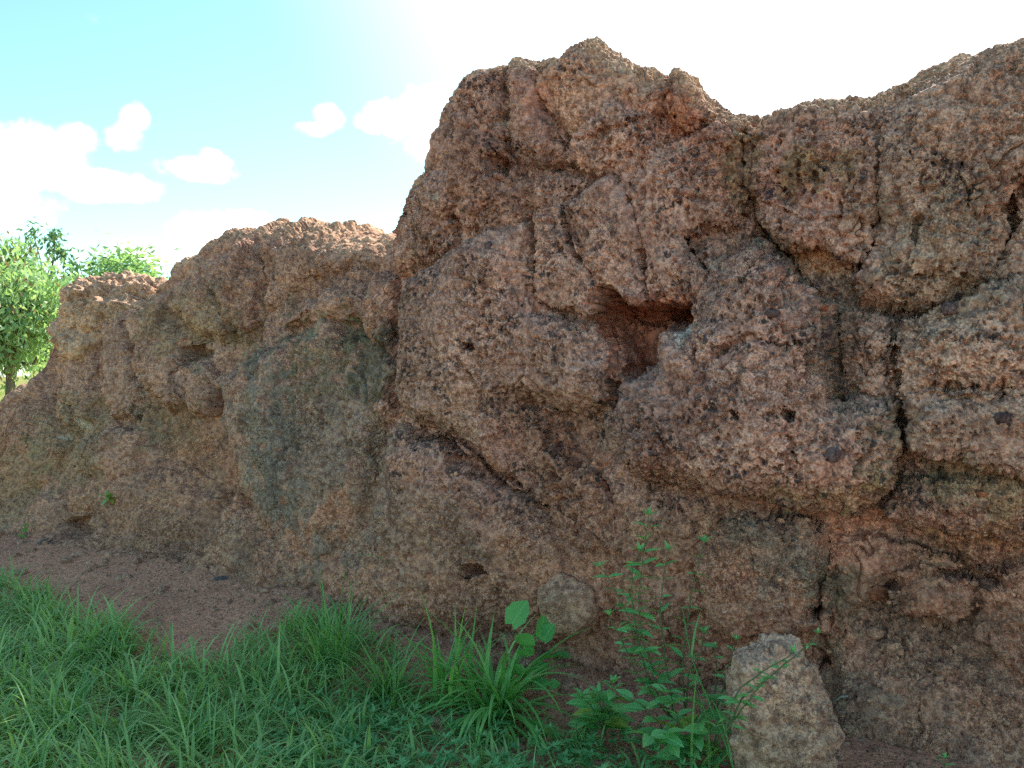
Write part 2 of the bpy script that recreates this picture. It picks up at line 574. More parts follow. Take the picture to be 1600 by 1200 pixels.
def loc(px, py, f0=0.0):
    """pixel lying f0 in front of the wall's plain profile -> (s, z)"""
    s, z = locate(px, py, f0)
    for _ in range(5):
        s, z = locate(px, py, f0 + float(f_profile(s, z)))
    return s, z


def world_at(px, py, f0=0.0):
    s, z = loc(px, py, f0)
    q = P_at(s) + F_at(s) * (f0 + float(f_profile(s, z)))
    return Vector((q[0], q[1], z))


def at_depth(px, py, Y):
    d = pix_dir(px, py)
    k = Y / d[1]
    return Vector((d[0] * k, Y, CAM_Z + d[2] * k))


# ------------------------------------------------------------------ wall grid
px_cols = np.concatenate([np.linspace(-420, -80, 60, endpoint=False), np.linspace(-80, 1680, 1180, endpoint=False), np.linspace(1680, 2500, 120)])
s_cols = np.interp(px_cols, pxs, s_tab)
s_cols = np.unique(s_cols).astype(np.float64)
NC = len(s_cols)
NF, NT, NB = 500, 120, 40
pc = px_of_s(s_cols)
k_c, rf_c, rz_c = lerp_tab(pc, lean_px), lerp_tab(pc, rf_px), lerp_tab(pc, rz_px)
zt_c = zfun(s_cols)
# a little extra raggedness along the crest
zt_c = zt_c + 0.016 * perlin(s_cols * 9, s_cols * 0 + 3.3, s_cols * 0) + 0.020 * perlin(s_cols * 26, s_cols * 0 + 7.3, s_cols * 0)
ROWS = NF + NT + NB
Sg = np.broadcast_to(s_cols, (ROWS, NC)).astype(np.float32)
fz = np.zeros((ROWS, NC), np.float32); ff = fz.copy(); wgt = np.ones((ROWS, NC), np.float32)
ZB = -0.25
for r in range(NF):
    t = r / (NF - 1)
    z = ZB + (zt_c - rz_c - ZB) * t
    fz[r] = z; ff[r] = -k_c * z
for r in range(NT):
    th = (r + 1) / NT * math.pi / 2
    fz[NF + r] = zt_c - rz_c + rz_c * math.sin(th)
    ff[NF + r] = -k_c * (zt_c - rz_c) - rf_c * (1 - math.cos(th))
    wgt[NF + r] = 1 - smooth(0.35, 1.0, (r + 1) / NT)
back_w = 0.30
for r in range(NB):
    t = (r + 1) / NB
    th = min(t / 0.45, 1) * math.pi / 2
    down = max(0, (t - 0.45) / 0.55)
    fz[NF + NT + r] = (zt_c - 0.16 + 0.16 * math.cos(th)) * (1 - down) + down * (-0.25)
    ff[NF + NT + r] = -k_c * (zt_c - rz_c) - rf_c - back_w * math.sin(th) - down * 0.35
    wgt[NF + NT + r] = 0
Zg = fz

# warped lookup coordinates so that outlines of the masses are ragged
wS = Sg + 0.030 * perlin(Sg * 4, Zg * 4, Sg * 0 + 1.5) + 0.022 * perlin(Sg * 11, Zg * 11, Sg * 0 + 4.5) + 0.010 * perlin(Sg * 31, Zg * 31, Sg * 0 + 8.1)
wZ = Zg + 0.030 * perlin(Sg * 4, Zg * 4, Sg * 0 + 21.5) + 0.022 * perlin(Sg * 11, Zg * 11, Sg * 0 + 24.5) + 0.010 * perlin(Sg * 31, Zg * 31, Sg * 0 + 28.1)

# broad relief from control points (pixel, forward offset)
cps = [(60, 700, .0), (150, 600, .02), (250, 520, .05), (300, 700, -.06), (330, 760, -.02), (200, 780, .05), (100, 850, .0), (250, 900, .14), (400, 920, .18),
       (450, 450, .05), (480, 600, .10), (480, 750, .14), (560, 880, .16), (700, 850, .16), (650, 960, .18), (820, 900, .10), (900, 780, .04), (900, 680, -.02),
       (640, 400, .05), (750, 500, .16), (740, 240, .08), (930, 140, .04), (1000, 250, .02), (1000, 400, .08), (1150, 300, .03), (1080, 200, .02),
       (1150, 480, .22), (1180, 650, .30), (1000, 700, .22), (1030, 860, .08), (1200, 880, .15), (1150, 960, .13), (1000, 1000, .05), (900, 1050, .05),
       (1280, 400, .02), (1260, 260, .04), (1480, 250, .10), (1500, 400, .16), (1340, 520, .02), (1500, 600, .18), (1540, 720, .15), (1450, 800, -.03),
       (1550, 860, -.10), (1350, 880, -.24), (1470, 960, -.18), (1400, 1080, -.24), (1570, 1080, -.18), (1300, 1050, -.26), (1300, 1200, -.24), (1150, 1150, -.02)]
Dm = np.zeros_like(fz); Wm = np.full_like(fz, 1e-6)
for (px, py, f) in cps:
    s, z = loc(px, py, f)
    g = np.exp(-((Sg - s) ** 2 + (Zg - z) ** 2) / (2 * 0.17 ** 2)) + 0.004 / ((Sg - s) ** 2 + (Zg - z) ** 2 + 0.05)
    Dm += g * f; Wm += g
D = Dm / Wm - 0.07


foot = np.interp(px_of_s(Sg[0]), [-400, 0, 300, 560, 700, 1240, 1330, 2500], [.25, .32, .34, .20, .08, .04, .42, .42])[None, :]
D = D + foot * smooth(.60, -.05, Zg) * (1 + .6 * perlin(Sg * 3, Zg * 3, Sg * 0 + 60))


def poly_sd(poly, S, Z):
    """signed distance, positive inside"""
    n = len(poly)
    best = np.full(S.shape, 1e9, np.float32); inside = np.zeros(S.shape, bool)
    for i in range(n):
        x0, y0 = poly[i]; x1, y1 = poly[(i + 1) % n]
        dx, dy = x1 - x0, y1 - y0
        L = dx * dx + dy * dy + 1e-12
        t = np.clip(((S - x0) * dx + (Z - y0) * dy) / L, 0, 1)
        best = np.minimum(best, (S - x0 - t * dx) ** 2 + (Z - y0 - t * dy) ** 2)
        if dy != 0:
            c = ((y0 > Z) != (y1 > Z)) & (S < dx * (Z - y0) / dy + x0)
            inside ^= c
    return np.where(inside, 1, -1) * np.sqrt(best)


def region(poly, margin=0.25, arrS=None, arrZ=None):
    a = np.array(poly)
    c0, c1 = np.searchsorted(s_cols, [a[:, 0].min() - margin, a[:, 0].max() + margin])
    zmin, zmax = a[:, 1].min() - margin, a[:, 1].max() + margin
    sub = Zg[:NF + NT, c0:c1]
    rows = np.where(((sub >= zmin) & (sub <= zmax)).any(1))[0]
    if len(rows) == 0 or c1 <= c0:
        return None
    return slice(rows[0], rows[-1] + 1), slice(c0, c1)


def px_poly(pts, f):
    return [loc(x, y, f) for x, y in pts]


owner = np.zeros(fz.shape, np.int16)

# name of part, label, polygon in pixels, forward offset at the middle, rounding radius, depth of its rim
lumps = [
    # upper left of the tall mass
    ('lump', None, [(672, 200), (688, 160), (712, 120), (770, 90), (785, 170), (778, 230), (790, 260), (775, 300), (725, 335), (690, 300), (680, 262), (684, 232)], .17, .10, .12),
    ('lump', None, [(790, 90), (832, 80), (840, 130), (850, 190), (872, 225), (850, 250), (820, 264), (792, 235), (784, 165)], .15, .09, .10),
    ('lump', 'jutting peak of the tall mass', [(836, 90), (893, 70), (900, 50), (925, 45), (965, 75), (1020, 100), (1030, 140), (1000, 170), (940, 190), (920, 205), (870, 195), (845, 160)], .12, .10, .08),
    ('lump', 'reddish knob right of the peak', [(1033, 135), (1045, 98), (1080, 98), (1108, 150), (1112, 168), (1080, 195), (1050, 185), (1030, 160)], .12, .08, .08),
    ('lump', None, [(880, 205), (955, 155), (1000, 172), (1005, 225), (960, 255), (900, 262), (870, 240)], .13, .09, .07),
    ('lump', None, [(700, 320), (780, 275), (850, 265), (900, 275), (870, 320), (810, 330), (780, 350), (720, 350)], .10, .09, .06),
    ('lump', None, [(632, 300), (655, 262), (690, 262), (700, 320), (660, 350), (640, 345)], .14, .08, .09),
    ('lump', None, [(612, 350), (632, 305), (665, 330), (700, 345), (690, 380), (640, 405), (612, 425)], .10, .08, .08),
    # strips between the cracks
    ('lump', None, [(815, 330), (868, 318), (885, 390), (925, 450), (905, 490), (860, 480), (826, 460), (822, 400)], .17, .06, .06),
    ('lump', None, [(872, 315), (940, 262), (970, 300), (988, 370), (1008, 475), (985, 482), (935, 452), (900, 400)], .17, .06, .07),
    ('lump', None, [(960, 262), (1010, 235), (1080, 200), (1155, 215), (1160, 300), (1140, 350), (1090, 345), (1065, 372), (1095, 420), (1070, 475), (1015, 475), (995, 380), (985, 320)], .13, .08, .07),
    ('lump', None, [(1105, 170), (1170, 172), (1162, 215), (1120, 235), (1085, 205)], .12, .06, .06),
    # large left face of the tall mass
    ('lump', 'broad pitted face of the tall mass', [(612, 430), (645, 412), (690, 385), (745, 352), (812, 335), (822, 400), (826, 465), (862, 485), (905, 492), (935, 540), (955, 600), (938, 640), (890, 655), (845, 642), (800, 640), (790, 700), (800, 760), (755, 740), (720, 700), (670, 678), (632, 668), (608, 640), (603, 560), (606, 480)], .24, .13, .19),
    ('lump', None, [(790, 650), (840, 645), (850, 690), (900, 745), (945, 800), (960, 850), (900, 850), (850, 800), (805, 770), (785, 710)], .13, .08, .05),
    # big mass right of the hole
    ('lump', 'great overhanging mass right of the red hollow', [(1145, 372), (1165, 360), (1230, 398), (1262, 440), (1285, 480), (1300, 540), (1318, 625), (1392, 640), (1402, 700), (1392, 780), (1335, 818), (1270, 822), (1200, 800), (1130, 788), (1060, 768), (990, 762), (955, 742), (945, 690), (942, 645), (962, 600), (1000, 570), (1008, 512), (1058, 512), (1082, 480), (1112, 438), (1130, 400)], .37, .13, .17),
    # right part
    ('lump', None, [(1168, 195), (1290, 150), (1340, 165), (1366, 240), (1368, 300), (1340, 330), (1270, 330), (1200, 310), (1165, 280)], .11, .08, .07),
    ('lump', None, [(1170, 285), (1260, 330), (1365, 320), (1362, 370), (1335, 400), (1300, 400), (1250, 375), (1205, 365), (1180, 340)], .12, .07, .07),
    ('lump', 'tall grey-brown shoulder at the right', [(1372, 235), (1420, 140), (1500, 90), (1700, 20), (1900, 0), (1900, 300), (1600, 295), (1588, 340), (1560, 420), (1480, 462), (1410, 490), (1335, 470), (1322, 430), (1350, 400), (1375, 350)], .19, .12, .13),
    ('lump', None, [(1320, 490), (1400, 500), (1402, 600), (1385, 625), (1335, 605), (1312, 545)], .13, .07, .06),
    ('lump', None, [(1412, 505), (1480, 472), (1570, 440), (1700, 420), (1900, 420), (1900, 600), (1700, 605), (1500, 613), (1408, 618), (1400, 560)], .24, .10, .08),
    ('lump', None, [(1405, 625), (1500, 615), (1700, 605), (1900, 600), (1900, 760), (1600, 752), (1500, 735), (1430, 705)], .24, .09, .09),
    ('lump', None, [(1600, 300), (1900, 300), (1900, 420), (1600, 440), (1575, 420)], .12, .08, .06),
    # base, right
    ('lump', 'weathered block at the foot of the wall', [(1110, 835), (1160, 815), (1230, 825), (1272, 845), (1280, 900), (1276, 1000), (1200, 1005), (1140, 1000), (1090, 960), (1080, 890)], .20, .08, .09),
    ('lump', None, [(960, 775), (1040, 780), (1110, 800), (1100, 840), (1075, 900), (1085, 960), (1020, 1000), (960, 980), (930, 900), (945, 830)], .12, .10, .05),
    ('lump', None, [(1405, 905), (1480, 895), (1515, 912), (1520, 965), (1480, 985), (1410, 970), (1390, 940)], .00, .06, .06),
    ('ledge', 'mossy ledge under the right shoulder', [(1410, 765), (1500, 758), (1700, 765), (1900, 780), (1900, 850), (1700, 860), (1560, 850), (1420, 820), (1395, 800)], .08, .07, .07),
    ('lump', None, [(1290, 835), (1340, 850), (1430, 860), (1500, 880), (1470, 900), (1380, 910), (1320, 960), (1300, 1010), (1285, 930)], -.06, .07, .04),
    ('lump', None, [(1530, 910), (1620, 900), (1900, 900), (1900, 1050), (1600, 1060), (1535, 1000)], -.02, .07, .05),
    # lower middle
    ('lump', 'rounded lower mass under the diagonal crevice', [(600, 672), (640, 682), (700, 702), (745, 748), (800, 780), (850, 830), (862, 900), (830, 960), (740, 1000), (620, 1000), (520, 940), (560, 830), (580, 760), (585, 700)], .20, .14, .10),
    ('lump', None, [(760, 840), (860, 800), (930, 860), (935, 950), (850, 1010), (770, 980)], .14, .10, .04),
    ('slab', 'grey-green weathered slab of the low part', [(318, 595), (345, 565), (415, 552), (430, 520), (500, 500), (560, 515), (600, 560), (606, 650), (585, 680), (578, 760), (560, 830), (520, 890), (480, 885), (400, 835), (358, 770), (350, 700), (325, 640)], .15, .12, .07),
    # top of the low part
    ('lump', None, [(283, 440), (300, 405), (345, 385), (400, 365), (412, 420), (405, 500), (375, 545), (335, 535), (290, 520), (262, 490)], .14, .12, .12),
    ('lump', None, [(410, 372), (470, 360), (560, 350), (607, 360), (607, 420), (560, 430), (500, 440), (450, 470), (412, 500)], .06, .12, .08),
    ('lump', None, [(425, 500), (455, 470), (510, 445), (560, 435), (605, 430), (605, 560), (570, 520), (500, 495), (430, 520)], .15, .10, .08),
    ('lump', None, [(190, 480), (265, 450), (262, 495), (290, 525), (280, 560), (300, 640), (250, 650), (215, 600), (200, 540)], .09, .10, .10),
    ('lump', None, [(150, 500), (190, 485), (200, 540), (215, 600), (210, 660), (170, 660), (150, 600)], .07, .07, .08),
    ('lump', None, [(255, 545), (290, 560), (320, 575), (322, 640), (290, 650), (262, 620)], .13, .06, .08),
    ('lump', None, [(90, 560), (120, 510), (148, 500), (150, 600), (140, 660), (100, 690), (75, 620)], .07, .10, .09),
    ('lump', None, [(-60, 640), (0, 610), (70, 575), (85, 640), (95, 700), (70, 760), (20, 790), (-60, 800)], .08, .14, .09),
    ('lump', None, [(110, 690), (165, 665), (210, 670), (215, 740), (180, 770), (120, 745)], .08, .08, .07),
    ('lump', None, [(100, 745), (160, 740), (250, 730), (330, 770), (330, 850), (250, 880), (175, 850), (165, 815), (100, 810)], .12, .12, .09),
    ('lump', None, [(20, 790), (75, 760), (100, 775), (105, 830), (70, 870), (20, 870)], .11, .08, .08),
    ('lump', None, [(-420, 690), (-100, 650), (-60, 800), (-100, 880), (-420, 880)], .10, .12, .08),
    ('lump', None, [(340, 780), (400, 840), (470, 890), (520, 940), (440, 985), (350, 950), (300, 880)], .17, .12, .05),
]
lump_tags = [('wall_core', None)]
for idx, (nm, lab, pts, f0, r, drop) in enumerate(lumps):
    drop = drop * (2.3 if pts[0][0] < 560 else (.85 if drop < .085 else (1.6 if drop > .15 else 1.15)))
    r = r * 1.35
    f0 = f0 * 1.1 + .02
    poly = px_poly(pts, f0 - drop * 0.4)
    reg = region(poly, 0.12)
    lump_tags.append((nm, lab))
    if reg is None:
        continue
    sdv = poly_sd(poly, wS[reg], wZ[reg]) + (.010 if pts[0][0] > 560 else 0)
    t = np.clip((sdv + 0.008) / r, 0, 1)
    g = np.sqrt(1 - (1 - t) ** 2)
    base = f0 + 0.35 * (D[reg] - f0)          # follow the broad relief a little
    hgt = base - drop * (1 - g) + 0.13 * np.clip(sdv, 0, 0.35) - .01
    hgt = np.where(sdv > -0.008, hgt, -9)
    d = D[reg]
    # smooth union with what is behind, except right at the rim
    win = hgt > d
    owner[reg] = np.where((sdv > 0) & (hgt > d - 0.04), idx + 1, owner[reg])
    D[reg] = np.where(win, hgt, d)


def seg_dist(pts, S, Z):
    best = np.full(S.shape, 9.0, np.float32); along = np.zeros(S.shape, np.float32)
    tot = 0
    for i in range(len(pts) - 1):
        x0, y0 = pts[i]; x1, y1 = pts[i + 1]
        dx, dy = x1 - x0, y1 - y0
        L = math.hypot(dx, dy) + 1e-9
        t = np.clip(((S - x0) * dx + (Z - y0) * dy) / L ** 2, 0, 1)
        dd = np.hypot(S - x0 - t * dx, Z - y0 - t * dy)
        along = np.where(dd < best, tot + t * L, along)
        best = np.minimum(best, dd)
        tot += L
    return best, along / tot


cracks = [  # points, half width (m), depth (m), forward offset
    ([(806, 322), (818, 352), (820, 400), (823, 462)], .011, .10, .15),
    ([(868, 318), (876, 350), (884, 388), (905, 415), (932, 452)], .012, .11, .15),
    ([(945, 258), (960, 285), (982, 330), (990, 395), (1004, 472)], .008, .09, .15),
    ([(1371, 232), (1369, 300), (1372, 330), (1360, 385), (1330, 425)], .007, .08, .12),
    ([(1172, 180), (1158, 215), (1157, 265), (1166, 300), (1182, 345), (1238, 398), (1285, 470)], .009, .08, .10),
    ([(604, 655), (636, 674), (700, 694), (742, 725), (780, 758), (850, 792)], .016, .13, .10),
    ([(1296, 482), (1308, 540), (1322, 622)], .014, .10, .15),
    ([(1402, 500), (1402, 600), (1404, 680), (1400, 760)], .008, .08, .18),
    ([(832, 92), (833, 150), (848, 185), (872, 225)], .009, .08, .12),
    ([(786, 160), (780, 200), (786, 245)], .014, .08, .12),
    ([(1405, 617), (1500, 610), (1600, 602), (1750, 598)], .006, .03, .22),
    ([(938, 590), (948, 625), (935, 650)], .014, .10, .15),
    ([(345, 480), (352, 520), (330, 545)], .012, .05, .10),
    ([(1062, 366), (1080, 395), (1102, 425)], .012, .09, .12),
    ([(1080, 530), (1082, 575)], .008, .05, .32),
    ([(1110, 555), (1140, 535), (1185, 528), (1230, 540)], .010, .05, .34),
    ([(1030, 140), (1045, 180), (1085, 200), (1110, 180)], .010, .06, .10),
    ([(1580, 300), (1592, 350), (1562, 425)], .020, .10, .15),
    ([(930, 470), (905, 500), (935, 545)], .010, .06, .20),
    ([(630, 345), (650, 370), (640, 405)], .010, .06, .10),
    ([(720, 575), (735, 600)], .007, .04, .24), ([(690, 520), (702, 560)], .006, .04, .24),
    ([(1500, 250), (1510, 320)], .006, .04, .2), ([(1430, 330), (1424, 380)], .006, .05, .2),
    ([(150, 560), (155, 640), (150, 690)], .018, .07, .08), ([(205, 560), (213, 640)], .020, .07, .08),
    ([(258, 555), (255, 625)], .016, .06, .1), ([(85, 590), (100, 650), (95, 700)], .018, .07, .08),
    ([(410, 390), (415, 450), (405, 500)], .014, .05, .12), ([(300, 410), (318, 440), (340, 480)], .012, .05, .12),
    ([(1290, 850), (1285, 930), (1282, 1010)], .012, .07, .05),
    ([(500, 620), (502, 700)], .007, .04, .16), ([(560, 560), (570, 640)], .009, .03, .16),
    ([(1640, 610), (1660, 700), (1650, 760)], .012, .08, .2),
]
for pts, hw, dep, f in cracks:
    poly = px_poly(pts, f)
    reg = region(poly, 0.08)
    if reg is None: continue
    dd, al = seg_dist(poly, wS[reg] , wZ[reg])
    width = hw * .62 * (0.35 + 0.9 * np.sin(np.clip(al, 0.02, 0.98) * math.pi) ** 0.7)
    brk = np.clip(.75 + 1.6 * perlin(Sg[reg] * 9, Zg[reg] * 9, Sg[reg] * 0 + 40), .1, 1)
    D[reg] -= 1.25 * dep * brk * smooth(1.0, 0.25, dd / width)
    D[reg] -= 0.014 * smooth(3.5, 0.5, dd / hw)

holes = [  # polygon, floor level (absolute forward offset), rim softness, red
    ([(918, 456), (940, 456), (975, 474), (1000, 482), (1030, 478), (1060, 474), (1064, 500), (1012, 510), (1003, 562), (962, 600), (948, 592), (942, 545), (903, 495)], -.24, .035),
    ([(912, 445), (940, 452), (990, 478), (1050, 482), (1050, 505), (985, 502), (915, 500)], -.38, .03),
    ([(770, 246), (788, 240), (802, 256), (795, 275), (772, 272)], -.04, .025),
    ([(862, 210), (884, 214), (880, 238), (862, 238)], .02, .025),
    ([(1278, 458), (1308, 450), (1312, 470), (1286, 475)], -.05, .025),
    ([(1556, 600), (1572, 598), (1578, 618), (1562, 622)], .08, .02),
    ([(298, 545), (325, 540), (352, 548), (350, 562), (305, 562)], -.18, .02),
    ([(735, 882), (760, 880), (768, 892), (738, 896)], .04, .012),
    ([(1338, 822), (1360, 816), (1402, 826), (1404, 845), (1350, 842)], -.20, .02),
    ([(1470, 888), (1510, 892), (1560, 905), (1570, 922), (1530, 915), (1520, 905), (1480, 900)], -.20, .02),
    ([(102, 815), (140, 808), (168, 822), (165, 838), (120, 835)], -.04, .03),
    ([(188, 856), (194, 856), (194, 862), (188, 862)], .02, .01),
    ([(1280, 932), (1292, 935), (1290, 948), (1280, 946)], -.25, .012),
    ([(1278, 1010), (1300, 1012), (1306, 1040), (1280, 1045)], -.26, .03),
    ([(1305, 1148), (1330, 1152), (1335, 1185), (1312, 1180)], -.28, .03),
    ([(700, 705), (735, 722), (752, 745), (735, 742), (705, 722)], .02, .02),
    ([(835, 640), (870, 650), (930, 652), (945, 700), (950, 745), (900, 740), (852, 695)], -.03, .03),
    ([(1232, 385), (1290, 385), (1325, 410), (1320, 440), (1262, 440)], -.03, .04),
    ([(248, 650), (320, 650), (345, 700), (352, 770), (300, 770), (255, 730)], -.08, .05),
    ([(725, 535), (740, 538), (738, 548), (726, 546)], .12, .012),
    ([(1145, 640), (1160, 642), (1158, 655), (1146, 652)], .25, .012),
    ([(1225, 644), (1245, 648), (1240, 660), (1226, 656)], .25, .012),
]
redmask = np.zeros_like(D)
for hi, (pts, lvl, soft) in enumerate(holes):
    poly = px_poly(pts, .22 if hi < 2 else lvl + 0.10)
    reg = region(poly, 0.1)
    if reg is None: continue
    k = 0.7
    sdv = poly_sd(poly, Sg[reg] + k * (wS[reg] - Sg[reg]), Zg[reg] + k * (wZ[reg] - Zg[reg]))
    m = smooth(-soft * 0.6, soft, sdv)
    D[reg] = D[reg] * (1 - m) + np.minimum(D[reg], lvl) * m
    if hi in (0, 1):
        redmask[reg] = np.maximum(redmask[reg], m)

# ------------------------------------------------------------------ positions, then fine relief along the true normals
def build_positions(Df):
    p = P_at(s_cols); F = F_at(s_cols)
    f = ff + Df * wgt
    X = p[:, 0] + F[:, 0] * f
    Y = p[:, 1] + F[:, 1] * f
    return np.stack([X, Y, Zg], -1).astype(np.float32)


def grid_normals(V):
    du = np.gradient(V, axis=1); dv = np.gradient(V, axis=0)
    n = np.cross(du, dv)
    n /= np.linalg.norm(n, axis=-1, keepdims=True) + 1e-12
    return n


V = build_positions(D)
Nn = grid_normals(V)
# make sure they face outwards (towards the camera on the front)
if Nn[NF // 2, NC // 2, 1] > 0:
    Nn = -Nn
for _ in range(4):
    Nn[1:-1, 1:-1] = (Nn[:-2, 1:-1] + Nn[2:, 1:-1] + Nn[1:-1, :-2] + Nn[1:-1, 2:] + 2 * Nn[1:-1, 1:-1]) / 6
Nn /= np.linalg.norm(Nn, axis=-1, keepdims=True) + 1e-9
pcg = px_of_s(Sg[0])
pitty = np.interp(pcg, [0, 560, 640, 1600], [0.45, 0.5, 1.0, 1.0]).astype(np.float32)[None, :]
lowmask = smooth(0.95, 0.65, Zg) * np.interp(pcg, [560, 700, 1100, 1300], [0.6, .8, .8, 1]).astype(np.float32)[None, :]
pitty = pitty * (1 - 0.55 * lowmask)
pt_ = perlin(V[..., 0] * 3.1 + 40, V[..., 1] * 3.1, V[..., 2] * 3.1)
pitty = pitty * (0.45 + 0.75 * smooth(-.30, .15, pt_))
x, y, z = V[..., 0], V[..., 1], V[..., 2]
n3 = perlin(x * 5.2 + 9, y * 5.2, z * 5.2)
n4 = perlin(x * 12 + 3, y * 12, z * 12)
n5 = perlin(x * 27, y * 27 + 5, z * 27)
n6 = perlin(x * 60, y * 60, z * 60 + 5)
n7 = perlin(x * 115, y * 115 + 8, z * 115)
Sw = np.broadcast_to(Sg, Zg.shape)
leftm = smooth(640, 560, pcg)[None, :]
flute = perlin(Sw * 7.0 + .6 * n3, Zg * 1.6 + .3 * n4, Zg * 0 + 4.4)
amp = 0.038 * n3 + 0.022 * n4 + 0.012 * n5 + 0.0095 * n6 + 0.0075 * n7
amp += leftm * (.6 + .8 * smooth(.6, 1.2, Zg)) * (0.085 * flute - 0.03 * np.clip(np.abs(flute) * -6 + .6, 0, 1))
# billows and knobs of several sizes
wx, wy, wz_ = x + 0.05 * n3 + .03 * n5, y + 0.05 * n4 + .02 * n5, z + 0.05 * n4 - 0.02 * n3 + .02 * n6
f0_, f02, c0_ = worley(wx * 6.5, wy * 6.5, wz_ * 6.5)
amp += 0.030 * (0.5 - f0_) * (c0_ > .35) - 0.010 * smooth(.10, .0, f02 - f0_) * (perlin(x * 3, y * 3 + 7, z * 3) > -.05)
f1, f2, cid = worley(wx * 16, wy * 16, wz_ * 16)
amp += (0.011 * (0.55 - f1)) * (0.35 + 0.65 * pitty) * smooth(-.35, .25, n3 + n4)
wx, wy, wz_ = x + 0.010 * n5, y + 0.010 * n6, z + 0.010 * n6
f1b, f2b, cidb = worley(wx * 46, wy * 46, wz_ * 46)
dens = .36 + .6 * perlin(x * 7, y * 7, z * 7 + 3)
pit = smooth(0.48, 0.27, f1b) * (cidb < dens)
amp -= 0.023 * pit * pitty
amp += 0.006 * (0.5 - f1b) * (cidb > dens)
pit2 = smooth(0.34, 0.22, f1 + .25 * n6 + .15 * n5) * (cid < 0.20)
amp -= 0.026 * pit2 * pitty
f1c, f2c, cidc = worley(wx * 29 + 50, wy * 29, wz_ * 29)
pit3 = smooth(0.42, 0.28, f1c + .3 * n7 + .2 * n6) * (cidc < dens * .75)
amp -= 0.018 * pit3 * pitty
amp += 0.008 * (0.5 - f1c) * (cidc > .5) * pitty
# thin irregular fissures
ridge = np.abs(perlin(x * 4.2 + .5 * n4, y * 4.2, z * 2.6 + .4 * n5))
amp -= 0.030 * smooth(0.035, 0.0, ridge) * smooth(-.05, .2, perlin(x * 2.6, y * 2.6 + 17, z * 2.6))
ridge = np.abs(perlin(x * 11 + .5 * n5, y * 11, z * 8 + .4 * n5 + 9))
amp -= 0.008 * smooth(0.06, 0.0, ridge) * smooth(-.05, .2, perlin(x * 6, y * 6 + 27, z * 6))
V += Nn * amp[..., None]

_P = V[:NF + NT].reshape(-1, 3)
_c, _s = math.cos(PITCH), math.sin(PITCH)
_dep = _P[:, 1] * _c - (_P[:, 2] - CAM_Z) * _s
_pu = W / 2 + FP * _P[:, 0] / _dep
_pv = H / 2 - FP * (_P[:, 1] * _s + (_P[:, 2] - CAM_Z) * _c) / _dep
_Nf = Nn[:NF + NT].reshape(-1, 3)


def on_wall(px, py, r=4.0):
    """point and normal of the finished wall surface seen at a pixel"""
    m = np.where((np.abs(_pu - px) < r) & (np.abs(_pv - py) < r) & (_dep > .5))[0]
    if len(m) == 0:
        return on_wall(px, py, r * 2)
    i = m[np.argmin(_dep[m])]
    return Vector(_P[i].tolist()), Vector(_Nf[i].tolist())


# ------------------------------------------------------------------ albedo of the wall
def mixc(c, col, m):
    return c * (1 - m[..., None]) + np.array(col, np.float32) * m[..., None]


bn1 = perlin(x * 1.7, y * 1.7, z * 1.7 + 11)
bn2 = perlin(x * 4.5, y * 4.5 + 31, z * 4.5)
bn3 = perlin(x * 13 + 77, y * 13, z * 13)
alb = np.zeros(V.shape, np.float32) + np.array([0.49, 0.30, 0.25], np.float32)
alb = mixc(alb, (0.45, 0.235, 0.185), smooth(-0.05, 0.45, bn1 + 0.4 * bn2))
alb = mixc(alb, (0.47, 0.325, 0.26), smooth(1250, 1450, pcg)[None, :] * smooth(0.9, 1.3, Zg) * 0.8)
alb = mixc(alb, (0.46, 0.27, 0.20), smooth(640, 520, pcg)[None, :] * 0.7 * np.ones_like(Zg))

alb = mixc(alb, (0.52, 0.245, 0.16), smooth(1.1, .5, Zg + .35 * bn1 + .25 * bn2) * .75)


def stain(pts, f, col, strength, soft=0.10, noise=0.5, streak=False):
    global alb
    poly = px_poly(pts, f)
    reg = region(poly, soft + 0.1)
    if reg is None: return
    sdv = poly_sd(poly, wS[reg] + .10 * bn2[reg] + .03 * bn3[reg], wZ[reg] + .10 * bn1[reg] + .04 * bn3[reg])
    nn = (bn2[reg] + bn3[reg]) * noise + .45 * n5[reg] + .45 * n6[reg]
    if streak:
        nn = nn + perlin(x[reg] * 9, y[reg] * 9, z[reg] * 1.6) * 0.8
    m = smooth(-soft, soft, sdv + nn * soft * 2.6) * strength * .85
    alb[reg] = mixc(alb[reg], tuple(1.25 * q_ for q_ in col), m)


stain([(380, 560), (600, 520), (610, 660), (560, 840), (470, 880), (360, 780), (330, 620)], .1, (0.20, 0.175, 0.15), .55, .18, 1.8, True)
stain([(395, 590), (470, 560), (480, 800), (420, 800)], .1, (0.10, 0.125, 0.115), .5, .10, 1.6, True)
stain([(330, 650), (360, 640), (370, 700), (345, 700)], .1, (0.09, 0.12, 0.12), .6, .05, 1.2, True)
stain([(545, 500), (600, 520), (600, 640), (560, 620)], .1, (0.07, 0.085, 0.06), .75, .04, 1.2, True)
stain([(430, 530), (560, 520), (540, 600), (450, 600)], .1, (0.16, 0.15, 0.08), .45, .10, 1.2)
stain([(200, 460), (350, 440), (390, 540), (240, 560)], .1, (0.18, 0.165, 0.10), .5, .10, 1.2)
stain([(200, 640), (300, 640), (280, 700), (210, 690)], .05, (0.11, 0.12, 0.07), .6, .05, .9)
stain([(0, 680), (60, 700), (60, 830), (0, 840)], .05, (0.20, 0.165, 0.09), .5, .08, .9)
stain([(60, 640), (160, 620), (160, 760), (60, 760)], .05, (0.19, 0.17, 0.10), .5, .08, .9)
stain([(255, 650), (330, 650), (350, 760), (270, 740)], -.05, (0.34, 0.17, 0.105), .7, .10, 1.2)
